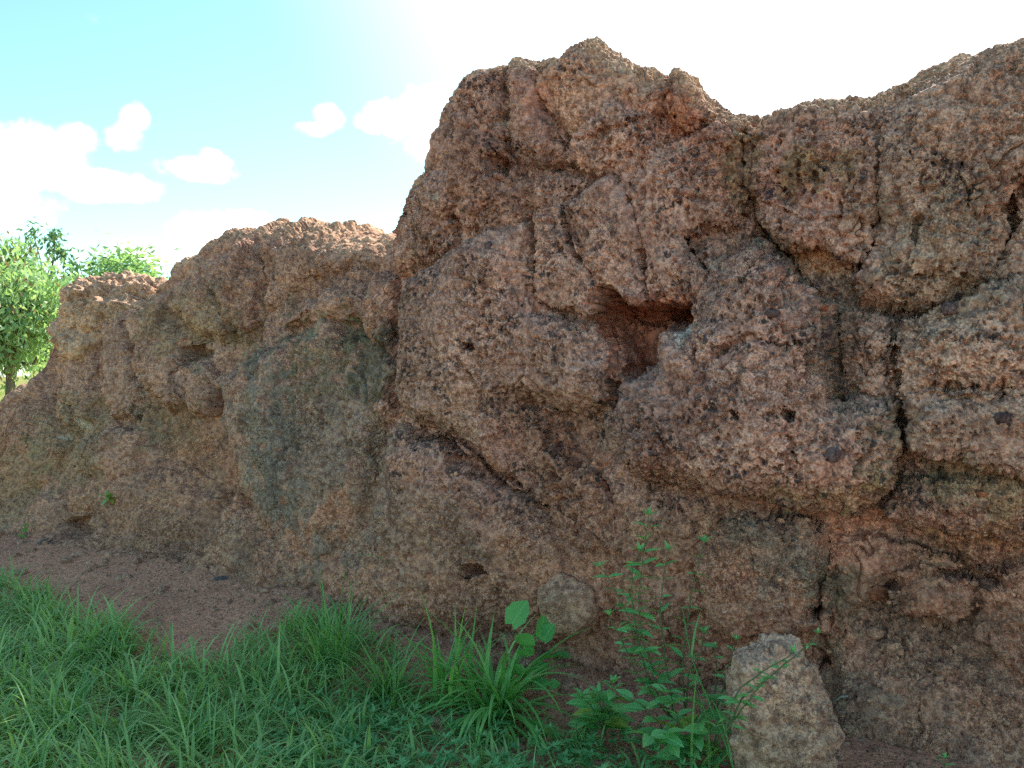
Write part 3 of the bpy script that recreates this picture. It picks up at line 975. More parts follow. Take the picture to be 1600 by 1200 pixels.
stain([(340, 770), (430, 850), (520, 930), (400, 960), (300, 880), (180, 860)], .1, (0.32, 0.165, 0.11), .75, .12, .8)
stain([(60, 770), (330, 740), (420, 860), (540, 960), (300, 960), (60, 900)], .15, (0.31, 0.175, 0.12), .6, .14, 1.0)
stain([(560, 700), (740, 760), (760, 860), (600, 900), (480, 880)], .15, (0.25, 0.18, 0.145), .5, .08, 1.0)
stain([(903, 450), (1062, 470), (1064, 505), (1010, 515), (1003, 565), (960, 602), (940, 580), (900, 495)], .20, (0.36, 0.13, 0.08), .95, .035, .6)
stain([(835, 650), (935, 655), (950, 745), (880, 760)], -.0, (0.31, 0.155, 0.10), .7, .04, .5)
stain([(880, 740), (1000, 780), (1000, 860), (900, 860)], .05, (0.30, 0.15, 0.10), .5, .08, .7)
stain([(1000, 790), (1280, 810), (1260, 880), (1000, 860)], .05, (0.29, 0.17, 0.11), .5, .05, .7)
stain([(1235, 385), (1290, 385), (1322, 415), (1318, 442), (1262, 440)], -.0, (0.40, 0.23, 0.13), .85, .03, .3)
stain([(870, 95), (1010, 110), (1000, 160), (880, 180)], .05, (0.40, 0.24, 0.155), .5, .06, .7)
stain([(1045, 115), (1095, 130), (1100, 180), (1040, 200)], .05, (0.38, 0.16, 0.10), .75, .03, .4)
stain([(700, 190), (870, 200), (850, 330), (700, 330)], .1, (0.235, 0.135, 0.115), .6, .08, 1.0)
stain([(1150, 560), (940, 560), (940, 720), (1080, 700)], .3, (0.23, 0.14, 0.125), .6, .08, 1.0)
stain([(1230, 400), (1340, 440), (1330, 640), (1290, 620)], .1, (0.13, 0.105, 0.075), .65, .04, 1.0)
stain([(1150, 200), (1190, 200), (1180, 350), (1250, 380), (1180, 380), (1140, 300)], .1, (0.14, 0.12, 0.06), .65, .04, .8)
stain([(1240, 230), (1340, 250), (1320, 280), (1220, 270)], .1, (0.17, 0.16, 0.07), .6, .04, 1.0)
stain([(1370, 330), (1560, 300), (1600, 480), (1420, 500)], .2, (0.185, 0.155, 0.115), .55, .08, 1.2)
stain([(1380, 640), (1420, 640), (1410, 780), (1380, 780)], .2, (0.12, 0.11, 0.06), .7, .04, .7)
stain([(1420, 750), (1600, 755), (1600, 830), (1440, 810)], .05, (0.22, 0.19, 0.09), .55, .06, 1.2)
stain([(1210, 780), (1380, 760), (1370, 830), (1250, 825)], .3, (0.25, 0.185, 0.10), .6, .05, .8)
stain([(1420, 820), (1600, 830), (1600, 880), (1450, 880)], .0, (0.28, 0.16, 0.08), .6, .05, .8)
stain([(1290, 900), (1600, 940), (1700, 1000), (1600, 1060), (1400, 1020), (1300, 1000)], -.1, (0.23, 0.145, 0.105), .7, .1, .9)
stain([(1280, 1000), (1700, 1060), (1800, 1300), (1280, 1300)], -.15, (0.38, 0.215, 0.15), .55, .1, .8)
stain([(1280, 1020), (1400, 1040), (1380, 1200), (1280, 1200)], -.15, (0.17, 0.14, 0.105), .45, .08, .8)
stain([(1280, 880), (1340, 900), (1330, 1000), (1280, 1000)], -.15, (0.13, 0.125, 0.085), .6, .06, .8)
stain([(1150, 830), (1270, 850), (1270, 940), (1160, 940)], .15, (0.22, 0.19, 0.16), .6, .06, .9)
for (cx, cy, r_) in ((770, 188, 12), (1205, 1200, 1), (1055, 215, 9), (1100, 425, 14), (1120, 435, 10), (1072, 530, 9), (195, 600, 14), (190, 580, 10), (90, 672, 8), (102, 712, 9), (60, 690, 5), (668, 300, 7), (875, 200, 8), (1058, 512, 6), (195, 615, 10)):
    stain([(cx - r_, cy), (cx - r_ * .3, cy - r_), (cx + r_ * .8, cy - r_ * .7), (cx + r_, cy + r_ * .3), (cx, cy + r_)], .15, (0.46, 0.42, 0.36), .8, .012, .8)
# grey-black crust in broad patches
crn = perlin(x * 8, y * 8 + 3, z * 8) + 0.7 * perlin(x * 22, y * 22, z * 22 + 9)
alb = mixc(alb, (0.15, 0.115, 0.11), smooth(0.26, 0.62, crn) * 0.5 * (0.5 + 0.5 * pitty))
crust = (0.35 + 0.65 * pitty) * np.interp(pcg, [0, 560, 640, 1600], [0.5, 0.7, 1, 1])[None, :] * (1 - 0.9 * redmask)
crust = crust * (1 - 0.4 * lowmask)
# crest painted paler so its sunlit strip looks brighter, with less dark crust
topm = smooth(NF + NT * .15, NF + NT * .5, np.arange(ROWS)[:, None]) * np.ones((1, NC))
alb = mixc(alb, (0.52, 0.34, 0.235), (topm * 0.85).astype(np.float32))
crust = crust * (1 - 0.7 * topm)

# ------------------------------------------------------------------ split the wall into its masses
wall = empty('earth_wall', (float(P_at(5.0)[0]), float(P_at(5.0)[1]), 0))
tag(wall, 'long ruined wall of eroded red-brown laterite, pitted and cracked, tallest in the middle', 'wall')
vid = np.arange(ROWS * NC).reshape(ROWS, NC)
quads = np.stack([vid[:-1, :-1], vid[:-1, 1:], vid[1:, 1:], vid[1:, :-1]], -1).reshape(-1, 4)
own = owner[:-1, :-1].reshape(-1)
Vf = V.reshape(-1, 3); Af = alb.reshape(-1, 3); Cf = crust.reshape(-1)
# orientation check
q = quads[(NF // 2) * (NC - 1) + NC // 2]
nrm = np.cross(Vf[q[1]] - Vf[q[0]], Vf[q[2]] - Vf[q[1]])
if nrm[1] > 0:
    quads = quads[:, ::-1].copy()
for k in range(len(lump_tags)):
    qs = quads[own == k]
    if len(qs) < 30:
        if len(qs): print('small lump', k, len(qs))
        continue
    used, inv = np.unique(qs, return_inverse=True)
    nm, lab = lump_tags[k]
    o = mesh_np(nm, Vf[used], inv.reshape(-1, 4), MAT_ROCK, wall, True, {'albedo': Af[used], 'crust': Cf[used]})
    if lab: o['label'] = lab


# ------------------------------------------------------------------ stones
def ico(sub=3):
    import bmesh
    bm = bmesh.new()
    bmesh.ops.create_icosphere(bm, subdivisions=sub, radius=1)
    v = np.array([p.co[:] for p in bm.verts]); f = np.array([[q.index for q in p.verts] for p in bm.faces])
    bm.free()
    return v, f


ICO = {s: ico(s) for s in (1, 2, 3, 4, 5, 6, 7)}


def stone_verts(size, seed, sub=4, rough=0.22, fine=0.05, blocky=0.0):
    v, f = ICO[sub]
    v = v.copy()
    if blocky:
        v = np.sign(v) * np.abs(v) ** (1 - blocky)
        v /= np.linalg.norm(v, axis=1).max()
    r = 1 + rough * perlin(v[:, 0] * 1.4 + seed, v[:, 1] * 1.4, v[:, 2] * 1.4) * 1.6
    r += fine * perlin(v[:, 0] * 5 + seed, v[:, 1] * 5, v[:, 2] * 5) * 1.6
    if sub >= 5:
        r += fine * 0.6 * perlin(v[:, 0] * 14 + seed, v[:, 1] * 14, v[:, 2] * 14)
        w1, _, wi = worley(v[:, 0] * 12 + seed, v[:, 1] * 12, v[:, 2] * 12)
        r += fine * 0.35 * (0.5 - w1) - fine * 0.7 * smooth(0.45, 0.15, w1) * (wi < 0.4)
    return v * r[:, None] * np.array(size), f


def stone(name, loc_, size, mat, seed, sub=4, rot=(0, 0, 0), parent=None, **kw):
    v, f = stone_verts(size, seed, sub, **kw)
    R = np.array(Matrix.Rotation(rot[2], 3, 'Z') @ Matrix.Rotation(rot[1], 3, 'Y') @ Matrix.Rotation(rot[0], 3, 'X'))
    v = v @ R.T
    o = mesh_np(name, v, f, mat)
    o.location = loc_
    if parent is not None:
        o.parent = parent
        o.matrix_parent_inverse = Matrix.Translation(-Vector(parent.location))
    return o


# ------------------------------------------------------------------ ground
def dist_to_wall(X, Y):
    """signed distance in front (towards camera) of the plan line"""
    Xf, Yf = X.reshape(-1), Y.reshape(-1)
    sub = pl[::6]; fr = front[::6]
    out = np.empty(Xf.shape)
    for i in range(0, len(Xf), 20000):
        dx = Xf[i:i + 20000, None] - sub[None, :, 0]; dy = Yf[i:i + 20000, None] - sub[None, :, 1]
        d2 = dx * dx + dy * dy
        j = d2.argmin(1)
        sg = np.sign(np.take_along_axis(dx * fr[None, :, 0] + dy * fr[None, :, 1], j[:, None], 1)[:, 0])
        out[i:i + 20000] = np.sqrt(d2.min(1)) * sg
    return out.reshape(X.shape)


def ground_z(X, Y):
    X = np.asarray(X, float); Y = np.asarray(Y, float)
    d = dist_to_wall(X, Y)
    ap = np.interp(X, [-6, -3.5, -2.2, -1.2, -.3, 1, 3], [.08, .15, .20, .16, .08, .03, .0])
    wd = np.interp(X, [-6, -2, 0, 3], [.9, .8, .45, .4])
    hz = ap * np.exp(-(np.maximum(d - 0.05, 0) / wd) ** 2)
    near = np.exp(-((X / 12) ** 2 + ((Y - 4) / 12) ** 2))
    hz = hz + near * (0.03 * perlin(X * 1.1, Y * 1.1, X * 0) + 0.014 * perlin(X * 4, Y * 4, X * 0 + 2) + 0.007 * perlin(X * 14, Y * 14, X * 0 + 5) + (0.035 * perlin(X * 7, Y * 7, X * 0 + 15) + 0.02 * perlin(X * 20, Y * 20, X * 0 + 25)) * np.exp(-np.abs(d) / .5))
    hz = hz + (1 - near) * 0.25 * perlin(X * 0.05, Y * 0.05, X * 0 + 7)
    return hz


gx = np.concatenate([-np.geomspace(600, 5.2, 50), np.linspace(-5, 3.6, 430), np.geomspace(3.8, 600, 45)])
gy = np.concatenate([-np.geomspace(300, 0.6, 30), np.linspace(-0.4, 1.9, 24), np.linspace(2.0, 7.6, 280), np.geomspace(7.8, 900, 70)])
GX, GY = np.meshgrid(gx, gy)
GZ = ground_z(GX, GY)
GV = np.stack([GX, GY, GZ], -1)
gn = perlin(GX * 2.3, GY * 2.3, GX * 0 + 3) + .6 * perlin(GX * 9, GY * 9, GX * 0 + 6)
galb = np.zeros(GV.shape, np.float32) + np.array([0.64, 0.31, 0.20], np.float32)
galb = mixc(galb, (0.52, 0.25, 0.165), smooth(-.2, .5, gn))
dw = dist_to_wall(GX, GY)
galb = mixc(galb, (0.20, 0.25, 0.07), smooth(-1.2, -2.2, dw) * 0.9)
galb = mixc(galb, (0.34, 0.235, 0.155), smooth(2.2, 4, dw) * 0.8)  # unseen ground behind the camera, soil tone chosen to bounce light onto the wall
gid = np.arange(GX.size).reshape(GX.shape)
gq = np.stack([gid[:-1, :-1], gid[:-1, 1:], gid[1:, 1:], gid[1:, :-1]], -1).reshape(-1, 4)
g = mesh_np('ground', GV.reshape(-1, 3), gq, MAT_SOIL, None, True, {'albedo': galb.reshape(-1, 3)})
tag(g, 'red laterite soil and grass field reaching to the horizon', None, None, 'structure')


def on_ground(px, py, lift=0.0):
    """where the pixel's ray meets the ground"""
    d = pix_dir(px, py)
    k = CAM_Z / -d[2]
    for _ in range(6):
        gz = float(ground_z(np.array([d[0] * k]), np.array([d[1] * k]))[0]) + lift
        k = (CAM_Z - gz) / -d[2]
    return Vector((d[0] * k, d[1] * k, gz))


# leaning stone in front of the foot of the wall
c = at_depth(1222, 1110, 2.72)
v, f = stone_verts((0.185, 0.13, 0.40), 5.3, 7, 0.10, 0.045, 0.0)
vn = v / np.array((0.185, 0.13, 0.40))
sq = np.maximum(np.abs(vn), 1e-6) ** 3.2
kq = (sq.sum(1)) ** (1 / 3.2)
v = v / kq[:, None] * np.linalg.norm(vn, axis=1)[:, None] * .93          # boxier, with a broken flat top
hz_ = v[:, 2]
v[:, 0] -= .05 * smooth(.05, .4, hz_)
v[:, 0] += 0.09 * smooth(-.05, -.35, hz_)
v[:, 0] *= 1 - .22 * smooth(.1, .38, hz_) + .10 * smooth(-.1, -.35, hz_)
nn_ = v / np.linalg.norm(v, axis=1, keepdims=True)
v += nn_ * (.035 * perlin(v[:, 0] * 6 + 3, v[:, 1] * 6, v[:, 2] * 5) + .035 * perlin(v[:, 0] * 13, v[:, 1] * 13, v[:, 2] * 13) + .018 * perlin(v[:, 0] * 26, v[:, 1] * 26, v[:, 2] * 26) + .008 * perlin(v[:, 0] * 55, v[:, 1] * 55, v[:, 2] * 55))[:, None]
v[:, 2] += .06 * (v[:, 0] + .05 < 0) * smooth(.25, .4, hz_) * -1
w1_, w2_, wi_ = worley(v[:, 0] * 9 + 4, v[:, 1] * 9, v[:, 2] * 9)
v += nn_ * (.022 * (.6 - w1_) - .008 * smooth(.12, 0, w2_ - w1_))[:, None]
w1_, w2_, wi_ = worley(v[:, 0] * 30 + 4, v[:, 1] * 30, v[:, 2] * 30)
v += nn_ * (.010 * (.5 - w1_) - .012 * smooth(.42, .25, w1_) * (wi_ < .4))[:, None]
v[:, 0] += .03 * perlin(v[:, 2] * 7, v[:, 2] * 0 + 2, v[:, 1] * 4)
cap = .335 + .09 * perlin(v[:, 0] * 12 + 2, v[:, 1] * 12, v[:, 0] * 0 + 3) + .03 * perlin(v[:, 0] * 40, v[:, 1] * 40, v[:, 0] * 0 + 3) - .10 * np.clip(-v[:, 0] - .02, 0, 1)
v[:, 2] = np.where(v[:, 2] > cap, cap + .25 * (v[:, 2] - cap), v[:, 2])
o = mesh_np('leaning_stone', v, f, MAT_STONE)
o.location = (c.x, c.y, 0.17)
tag(o, 'pale upright laterite stone leaning at the foot of the wall behind the leafy weeds', 'stone')

# nodules and stones bedded in the wall (its parts)
bedded = [('bedded_stone', 'pale rounded nodule bulging from the foot of the wall', 892, 950, .13, (.15, .11, .14), MAT_NODULE, 4, 2.2),
          ('bedded_stone', 'dark grey stone in the red soil slope', 342, 918, .20, (.13, .08, .075), MAT_DARK, 4, 7.2),
          ('bedded_stone', 'small brown nodule beside the vine', 795, 1003, .10, (.055, .05, .065), MAT_NODULE, 3, 4.2),
          ('bedded_stone', 'glossy purple-black stone in the great mass', 1307, 708, .38, (.030, .022, .028), MAT_GREY, 3, 8.2),
          ('bedded_stone', None, 1205, 489, .33, (.03, .02, .018), MAT_GREY, 2, 1.2),
          ('bedded_stone', None, 760, 382, .22, (.022, .02, .03), MAT_GREY, 2, 3.7),
          ('bedded_stone', None, 1292, 478, -.01, (.028, .02, .016), MAT_RED, 2, 5.7),
          ('bedded_stone', None, 1368, 922, -.08, (.05, .03, .028), MAT_RED, 3, 6.7),
          ('bedded_stone', None, 1525, 912, -.10, (.016, .014, .014), MAT_CRUMB, 2, 2.9),
          ('bedded_stone', None, 1565, 655, .25, (.032, .02, .026), MAT_GREY, 2, 3.3),
          ('bedded_stone', None, 1480, 480, .24, (.028, .02, .026), MAT_GREY, 2, 9.3),
          ('bedded_stone', None, 1532, 770, .10, (.022, .02, .012), MAT_RED, 2, 1.9),
          ('bedded_stone', None, 1362, 990, -.12, (.035, .03, .028), MAT_CRUMB, 2, 4.9),
          ('bedded_stone', None, 1470, 1045, -.12, (.05, .03, .026), MAT_CRUMB, 3, 5.9),
          ('bedded_stone', None, 1395, 1015, -.12, (.04, .03, .03), MAT_NODULE, 3, 8.9),
          ('bedded_stone', None, 70, 850, .05, (.07, .05, .05), MAT_DARK, 3, 6.1),
          ('bedded_stone', None, 955, 895, .09, (.02, .02, .022), MAT_RED, 2, 5.1),
          ('bedded_stone', None, 870, 775, .10, (.018, .02, .018), MAT_RED, 2, 6.4),
          ('bedded_stone', None, 735, 1045, .12, (.04, .03, .03), MAT_NODULE, 3, 7.4),
          ]
for (nm, lab, px, py, f0, size, mat, sub, seed) in bedded:
    p, nv = on_wall(px, py)
    F = np.array([nv.x, nv.y])
    p = p + Vector((F[0], F[1], 0)).normalized() * size[1] * (.15 if size[0] > .14 else -.3)
    o = stone(nm, p, size, mat, seed, sub, (0, 0, math.atan2(F[1], F[0]) + math.pi / 2), wall, rough=.5 if size[0] < .1 else .22, fine=.22 if size[0] < .1 else .12)
    if lab: o['label'] = lab


# crumbs lying on the crest
crumbs = [(380, 372, .05, 'small red crumb of earth on the crest above the grey-green slab, left one'),
          (584, 362, .085, 'larger red lump on the crest beside the tall mass'),
          (598, 371, .05, 'small red crumb wedged against the tall mass'),
          (548, 361, .04, 'small crumb on the middle of the low crest'),
          (20, 606, .05, 'small sunlit crumb on the crest at the far left'),
          (30, 598, .055, 'sunlit lump on the crest at the far left, right of a smaller one'),
          (72, 566, .04, 'sunlit crumb on the crest left of the high back lump'),
          (240, 436, .06, 'sunlit lump on the crest right of the high back lump'),
          (262, 440, .05, 'sunlit crumb on the crest before the step up')]
for i, (px, py, r_, lab) in enumerate(crumbs):
    s_, z_ = loc(px, py + 8, 0)
    pz = float(zfun(s_))
    kk = float(px_of_s(s_))
    fo = -lerp_tab(kk, lean_px) * (pz - lerp_tab(kk, rz_px)) - lerp_tab(kk, rf_px) - 0.02
    q = P_at(s_) + F_at(s_) * fo
    o = stone('earth_crumb', (q[0], q[1], pz + r_ * .35), (r_ * 1.2, r_, r_ * .8), MAT_CRUMB, i * 3.7 + 1, 4, (0, 0, i), rough=.3, fine=.14)
    tag(o, lab, 'earth lump', 'crumbs lying on the crest of the wall')

# sunlit lump of the wall that stands behind the front crest at the far left
heap = [(134, 470, 7.0, .17), (150, 462, 7.15, .17), (168, 466, 6.95, .15), (190, 462, 7.1, .19), (206, 455, 7.2, .17), (222, 466, 7.0, .19),
        (244, 464, 7.1, .16), (262, 462, 7.05, .13), (140, 500, 6.95, .20), (180, 500, 6.9, .24), (225, 505, 6.9, .26), (165, 545, 6.95, .30), (230, 560, 6.95, .34),
        (200, 480, 7.3, .26), (150, 500, 7.3, .26), (130, 520, 7.1, .2), (262, 500, 7.1, .22)]
for k_, (px_, py_, Y_, r_) in enumerate(heap):
    v, f = stone_verts((1, 1, 1), k_ * 3.3 + 2, 5, 0.30, 0.16)
    v += v * (.09 * perlin(v[:, 0] * 7 + k_, v[:, 1] * 7, v[:, 2] * 7) + .06 * perlin(v[:, 0] * 16, v[:, 1] * 16 + k_, v[:, 2] * 16))[:, None]
    v = v * np.array((r_ * 1.15, r_ * 1.2, r_ * .95))
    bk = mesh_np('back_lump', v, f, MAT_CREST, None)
    bk.location = at_depth(px_, py_, Y_)
    bk.parent = wall; bk.matrix_parent_inverse = Matrix.Translation(-Vector(wall.location))
    bk['label'] = 'sunlit orange knob of the heap behind the low crest'

# ------------------------------------------------------------------ gravel and rubble
def join_instances(protos, n, posf, scalef, rnd):
    vs, fs, off = [], [], 0
    for i in range(n):
        pv, pf = protos[rnd.integers(len(protos))]
        a, b_, c_ = rnd.random(3) * 6.28
        R = np.array(Matrix.Rotation(a, 3, 'Z') @ Matrix.Rotation(b_, 3, 'X'))
        v = (pv * scalef(rnd)) @ R.T + posf(i)
        vs.append(v); fs.append(pf + off); off += len(v)
    return np.concatenate(vs), np.concatenate(fs)


protos = [stone_verts((1, .8, .6), k * 4.1, 1, .3, .1) for k in range(6)]
protos2 = [stone_verts((1, .8, .65), k * 4.1, 2, .3, .12) for k in range(6)]
r3 = np.random.default_rng(21)
pts = []
while len(pts) < 9000:
    X = r3.uniform(-5, 2.2); Y = r3.uniform(2.3, 7)
    pts.append((X, Y))
pts = np.array(pts)
dwp = dist_to_wall(pts[:, 0], pts[:, 1])
keep = (dwp > -0.1) & (r3.random(len(pts)) < np.exp(-np.maximum(dwp - .15, 0) / .5))
pts = pts[keep]
pz = ground_z(pts[:, 0], pts[:, 1])
v, f = join_instances(protos, len(pts), lambda i: np.array([pts[i, 0], pts[i, 1], pz[i] + .002]), lambda r: .004 + .012 * r.random() ** 2.5, r3)
o = mesh_np('gravel', v, f, MAT_CRUMB)
tag(o, 'fine red gravel scattered on the soil along the foot of the wall', None, None, 'stuff')


r8 = np.random.default_rng(77)
X = r8.uniform(-4.6, 2.2, 12000); Y = r8.uniform(2.3, 7, 12000)
dd_ = dist_to_wall(X, Y)
keep = (dd_ > 0.0) & (r8.random(12000) < np.exp(-np.maximum(dd_ - .22, 0) / .35) * .60)
X, Y = X[keep], Y[keep]
Zc = ground_z(X, Y)
v, f = join_instances(protos2, len(X), lambda i: np.array([X[i], Y[i], Zc[i] - .002]), lambda r: .007 + .045 * r.random() ** 5, r8)
o = mesh_np('rubble', v, f, MAT_CRUMB)
tag(o, 'crumbled red clods lying along the foot of the wall', None, None, 'stuff')

# gritty lumps weathering out of the lower wall: one part of the wall
r4 = np.random.default_rng(5)
ri = r4.integers(60, NF - 30, 9000); ci = r4.integers(60, NC - 120, 9000)
zz_ = Zg[ri, ci]
pp = px_of_s(s_cols[ci])
prob = np.where(pp > 560, smooth(1.05, .7, zz_) * 0.9 + .02, smooth(1.2, .6, zz_) * .45 + .03)
sel = r4.random(len(ri)) < prob * 0.45
ri, ci = ri[sel], ci[sel]
pos_ = V[ri, ci]
v, f = join_instances(protos, len(ri), lambda i: pos_[i], lambda r: .005 + .014 * r.random() ** 2, r4)
o = mesh_np('grit', v, f, MAT_NODULE, wall)
o['kind'] = 'stuff'
print('wall done')

# ------------------------------------------------------------------ blades and leaves
def blades(base, az_, lean_, length, width, bend, K=6, rnd=None, fold=0.0):
    n = len(base)
    t = np.linspace(0, 1, K + 1)
    pos = np.zeros((n, K + 1, 3)); pos[:, 0] = base
    dirh = np.stack([np.cos(az_), np.sin(az_), np.zeros(n)], -1)
    side = np.stack([-np.sin(az_), np.cos(az_), np.zeros(n)], -1)
    for k in range(1, K + 1):
        ph = lean_ + bend * ((k - .5) / K) ** 1.4
        d = dirh * np.sin(ph)[:, None] + np.array([0, 0, 1]) * np.cos(ph)[:, None]
        pos[:, k] = pos[:, k - 1] + d * (length / K)[:, None]
    wprof = np.clip(np.minimum(0.55 + 1.6 * t, 1) * (1 - t ** 2.2), 0.02, 1)
    hw = width[:, None] * wprof[None, :] * 0.5
    L = pos - side[:, None, :] * hw[..., None]; R = pos + side[:, None, :] * hw[..., None]
    V_ = np.stack([L, R], 2).reshape(n, -1, 3)          # n, 2(K+1)
    idx = np.arange(n)[:, None, None] * 2 * (K + 1)
    k = np.arange(K)[None, :, None] * 2
    q_ = idx + k + np.array([0, 1, 3, 2])[None, None, :]
    rr = (rnd if rnd is not None else rng.random(n))
    return V_.reshape(-1, 3), q_.reshape(-1, 4), np.repeat(rr, 2 * (K + 1))


def in_poly(px, py, poly):
    inside = np.zeros(px.shape, bool)
    n = len(poly)
    for i in range(n):
        x0, y0 = poly[i]; x1, y1 = poly[(i + 1) % n]
        if y0 != y1:
            inside ^= ((y0 > py) != (y1 > py)) & (px < (x1 - x0) * (py - y0) / (y1 - y0) + x0)
    return inside


# where the lawn grows: an area of the ground, given by its outline
gpoly_px = [(-900, 860), (-100, 900), (0, 920), (60, 935), (130, 970), (210, 1000), (255, 1020), (300, 1062), (350, 1035), (420, 985), (520, 965), (590, 1015), (640, 1060), (720, 1110),
            (820, 1120), (890, 1165), (960, 1190), (1060, 1215), (1180, 1260), (1300, 1500), (1300, 1900), (-1500, 1900), (-2500, 1000)]
gpoly = [tuple(on_ground(a, b)[:2]) for a, b in gpoly_px]
r5 = np.random.default_rng(33)
n = 215000
X = r5.uniform(-7.5, 1.6, n); Y = r5.uniform(1.6, 7.5, n)
wx = X + .12 * perlin(X * 3, Y * 3, X * 0); wy = Y + .12 * perlin(X * 3, Y * 3, X * 0 + 9)
ok = in_poly(wx, wy, gpoly)
clump = perlin(X * 5, Y * 5, X * 0 + 2)
ok &= r5.random(n) < np.clip(.58 + 1.7 * clump, .05, 1) * (1 - .45 * smooth(-1.2, .2, X))
X, Y = X[ok], Y[ok]
d = dist_to_wall(X, Y)
ok = d > .12
X, Y = X[ok], Y[ok]
m = len(X)
print('grass', m)
cl = perlin(X * 2.4, Y * 2.4, X * 0 + 12)
right = smooth(-1.0, -0.1, X)
ln = (0.10 + .22 * r5.random(m) ** 1.3) * (1 + .7 * cl) * (1 - .45 * right)
wd = .0045 + .012 * r5.random(m) ** 1.5
az_ = r5.uniform(0, 6.283, m) + 0
base = np.stack([X, Y, ground_z(X, Y) - .005], -1)
v, f, rr = blades(base, az_, r5.uniform(.05, 1.0, m), ln, wd, r5.uniform(.7, 2.5, m), 6, np.clip(r5.random(m) * .8 + cl * .35 + .1, 0, 1))
o = mesh_np('grass', v, f, MAT_GRASS, None, True, {'rnd': rr})
tag(o, 'uneven green grass growing in front of the low part of the wall', None, None, 'stuff')
# dry straw among it
m2 = 900
sel = r5.integers(0, m, m2)
v, f, rr = blades(base[sel] + np.array([0, 0, .004]), r5.uniform(0, 6.28, m2), r5.uniform(.8, 1.5, m2), r5.uniform(.05, .18, m2), r5.uniform(.002, .004, m2), r5.uniform(-.2, .3, m2), 4)
o = mesh_np('dry_straw', v, f, MAT_DRY, None, True, {'rnd': rr})
tag(o, 'dry straw-coloured blades lying among the green grass', None, None, 'stuff')

r9 = np.random.default_rng(91)
n9 = 2600
X = r9.uniform(-4.8, 1.6, n9); Y = r9.uniform(2.4, 7, n9)
dd9 = dist_to_wall(X, Y)
ok = (dd9 > .25) & (dd9 < 1.6) & (r9.random(n9) < .5)
X, Y = X[ok], Y[ok]; m9 = len(X)
v, f, rr = blades(np.stack([X, Y, ground_z(X, Y) + .006], -1), r9.uniform(0, 6.28, m9), r9.uniform(1.35, 1.6, m9), r9.uniform(.02, .11, m9), r9.uniform(.002, .009, m9), r9.uniform(-.2, .2, m9), 3)
o = mesh_np('leaf_litter', v, f, MAT_DRY, None, True, {'rnd': rr})
tag(o, 'bits of straw and dry leaf lying on the red soil by the wall', None, None, 'stuff')

# low ground cover of small feathery leaves
n = 5200
X = r5.uniform(-1.7, 1.25, n); Y = r5.uniform(2.1, 3.9, n)
cpoly = [tuple(on_ground(a, b)[:2]) for a, b in [(420, 1130), (520, 1110), (640, 1120), (760, 1130), (880, 1165), (980, 1160), (1120, 1190), (1180, 1500), (300, 1500)]]
ok = in_poly(X + .1 * perlin(X * 4, Y * 4, X * 0), Y + .1 * perlin(X * 4, Y * 4, X * 0 + 4), cpoly)
ok &= r5.random(n) < np.clip(.6 + 1.3 * perlin(X * 6, Y * 6, X * 0 + 31), 0, 1)
X, Y = X[ok], Y[ok]
vs, fs, rs, off = [], [], [], 0
gz = ground_z(X, Y)
for i in range(len(X)):
    nl = 5 + int(r5.random() * 5)
    hgt = .02 + .07 * r5.random()
    c0 = np.array([X[i], Y[i], gz[i] + hgt])
    azs = r5.uniform(0, 6.28, nl)
    bv, bf, br = blades(np.repeat(c0[None], nl, 0), azs, r5.uniform(1.0, 1.6, nl), r5.uniform(.018, .045, nl), r5.uniform(.008, .016, nl), r5.uniform(-.2, .5, nl), 3, np.full(nl, r5.random()))
    vs.append(bv); fs.append(bf + off); rs.append(br); off += len(bv)
o = mesh_np('ground_cover', np.concatenate(vs), np.concatenate(fs), MAT_COVER, None, True, {'rnd': np.concatenate(rs)})
tag(o, 'low green herbs with small leaves covering the ground before the tufts', None, None, 'stuff')


def tuft(name, px, py, Y, nb, lmin, lmax, w0, w1, label, group=None, mat=None, az_range=(0, 6.283), lean_=(.1, .8), bend=(.8, 1.9), seed=1, cat='grass tuft'):
    r = np.random.default_rng(seed)
    c0 = at_depth(px, py, Y)
    gz = float(ground_z(np.array([c0.x]), np.array([c0.y]))[0])
    e = empty(name, (c0.x, c0.y, gz))
    tag(e, label, cat, group)
    for i in range(nb):
        L = r.uniform(lmin, lmax)
        base_ = np.array([[c0.x + r.normal() * .035, c0.y + r.normal() * .03, gz - .01]])
        v, f, rr = blades(base_, np.array([r.uniform(*az_range)]), np.array([r.uniform(*lean_)]), np.array([L]), np.array([r.uniform(w0, w1)]), np.array([r.uniform(*bend)]), 8, np.array([r.random()]))
        mesh_np('blade', v, f, mat or MAT_TUFT, e, True, {'rnd': rr})
    return e


tuft('grass_tuft', 775, 1108, 3.25, 120, .30, .60, .014, .024, 'big tuft of broad arching grass blades in front of the wall beside the vine', seed=3, lean_=(.2, 1.15), bend=(.9, 2.2), mat=MAT_BROAD)
tuft('grass_tuft', 700, 1085, 3.35, 34, .28, .50, .012, .019, 'narrow upright tuft just left of the big broad-bladed tuft', 'grass tufts', seed=9, lean_=(.0, .5), bend=(.3, 1.3), mat=MAT_BROAD)
tuft('grass_tuft', 520, 1060, 3.65, 80, .25, .55, .007, .013, 'tall tuft of thin grass with one blade reaching high up the wall', 'grass tufts', seed=5, lean_=(.0, .6), bend=(.5, 1.9))
tuft('grass_tuft', 600, 1095, 3.4, 55, .2, .44, .008, .015, 'leaning tuft between the tall thin tuft and the big broad tuft', 'grass tufts', seed=6)
tuft('grass_tuft', 185, 1080, 3.8, 60, .12, .30, .006, .011, 'bushy tuft in the grass below the bare red slope', 'grass tufts', seed=7)
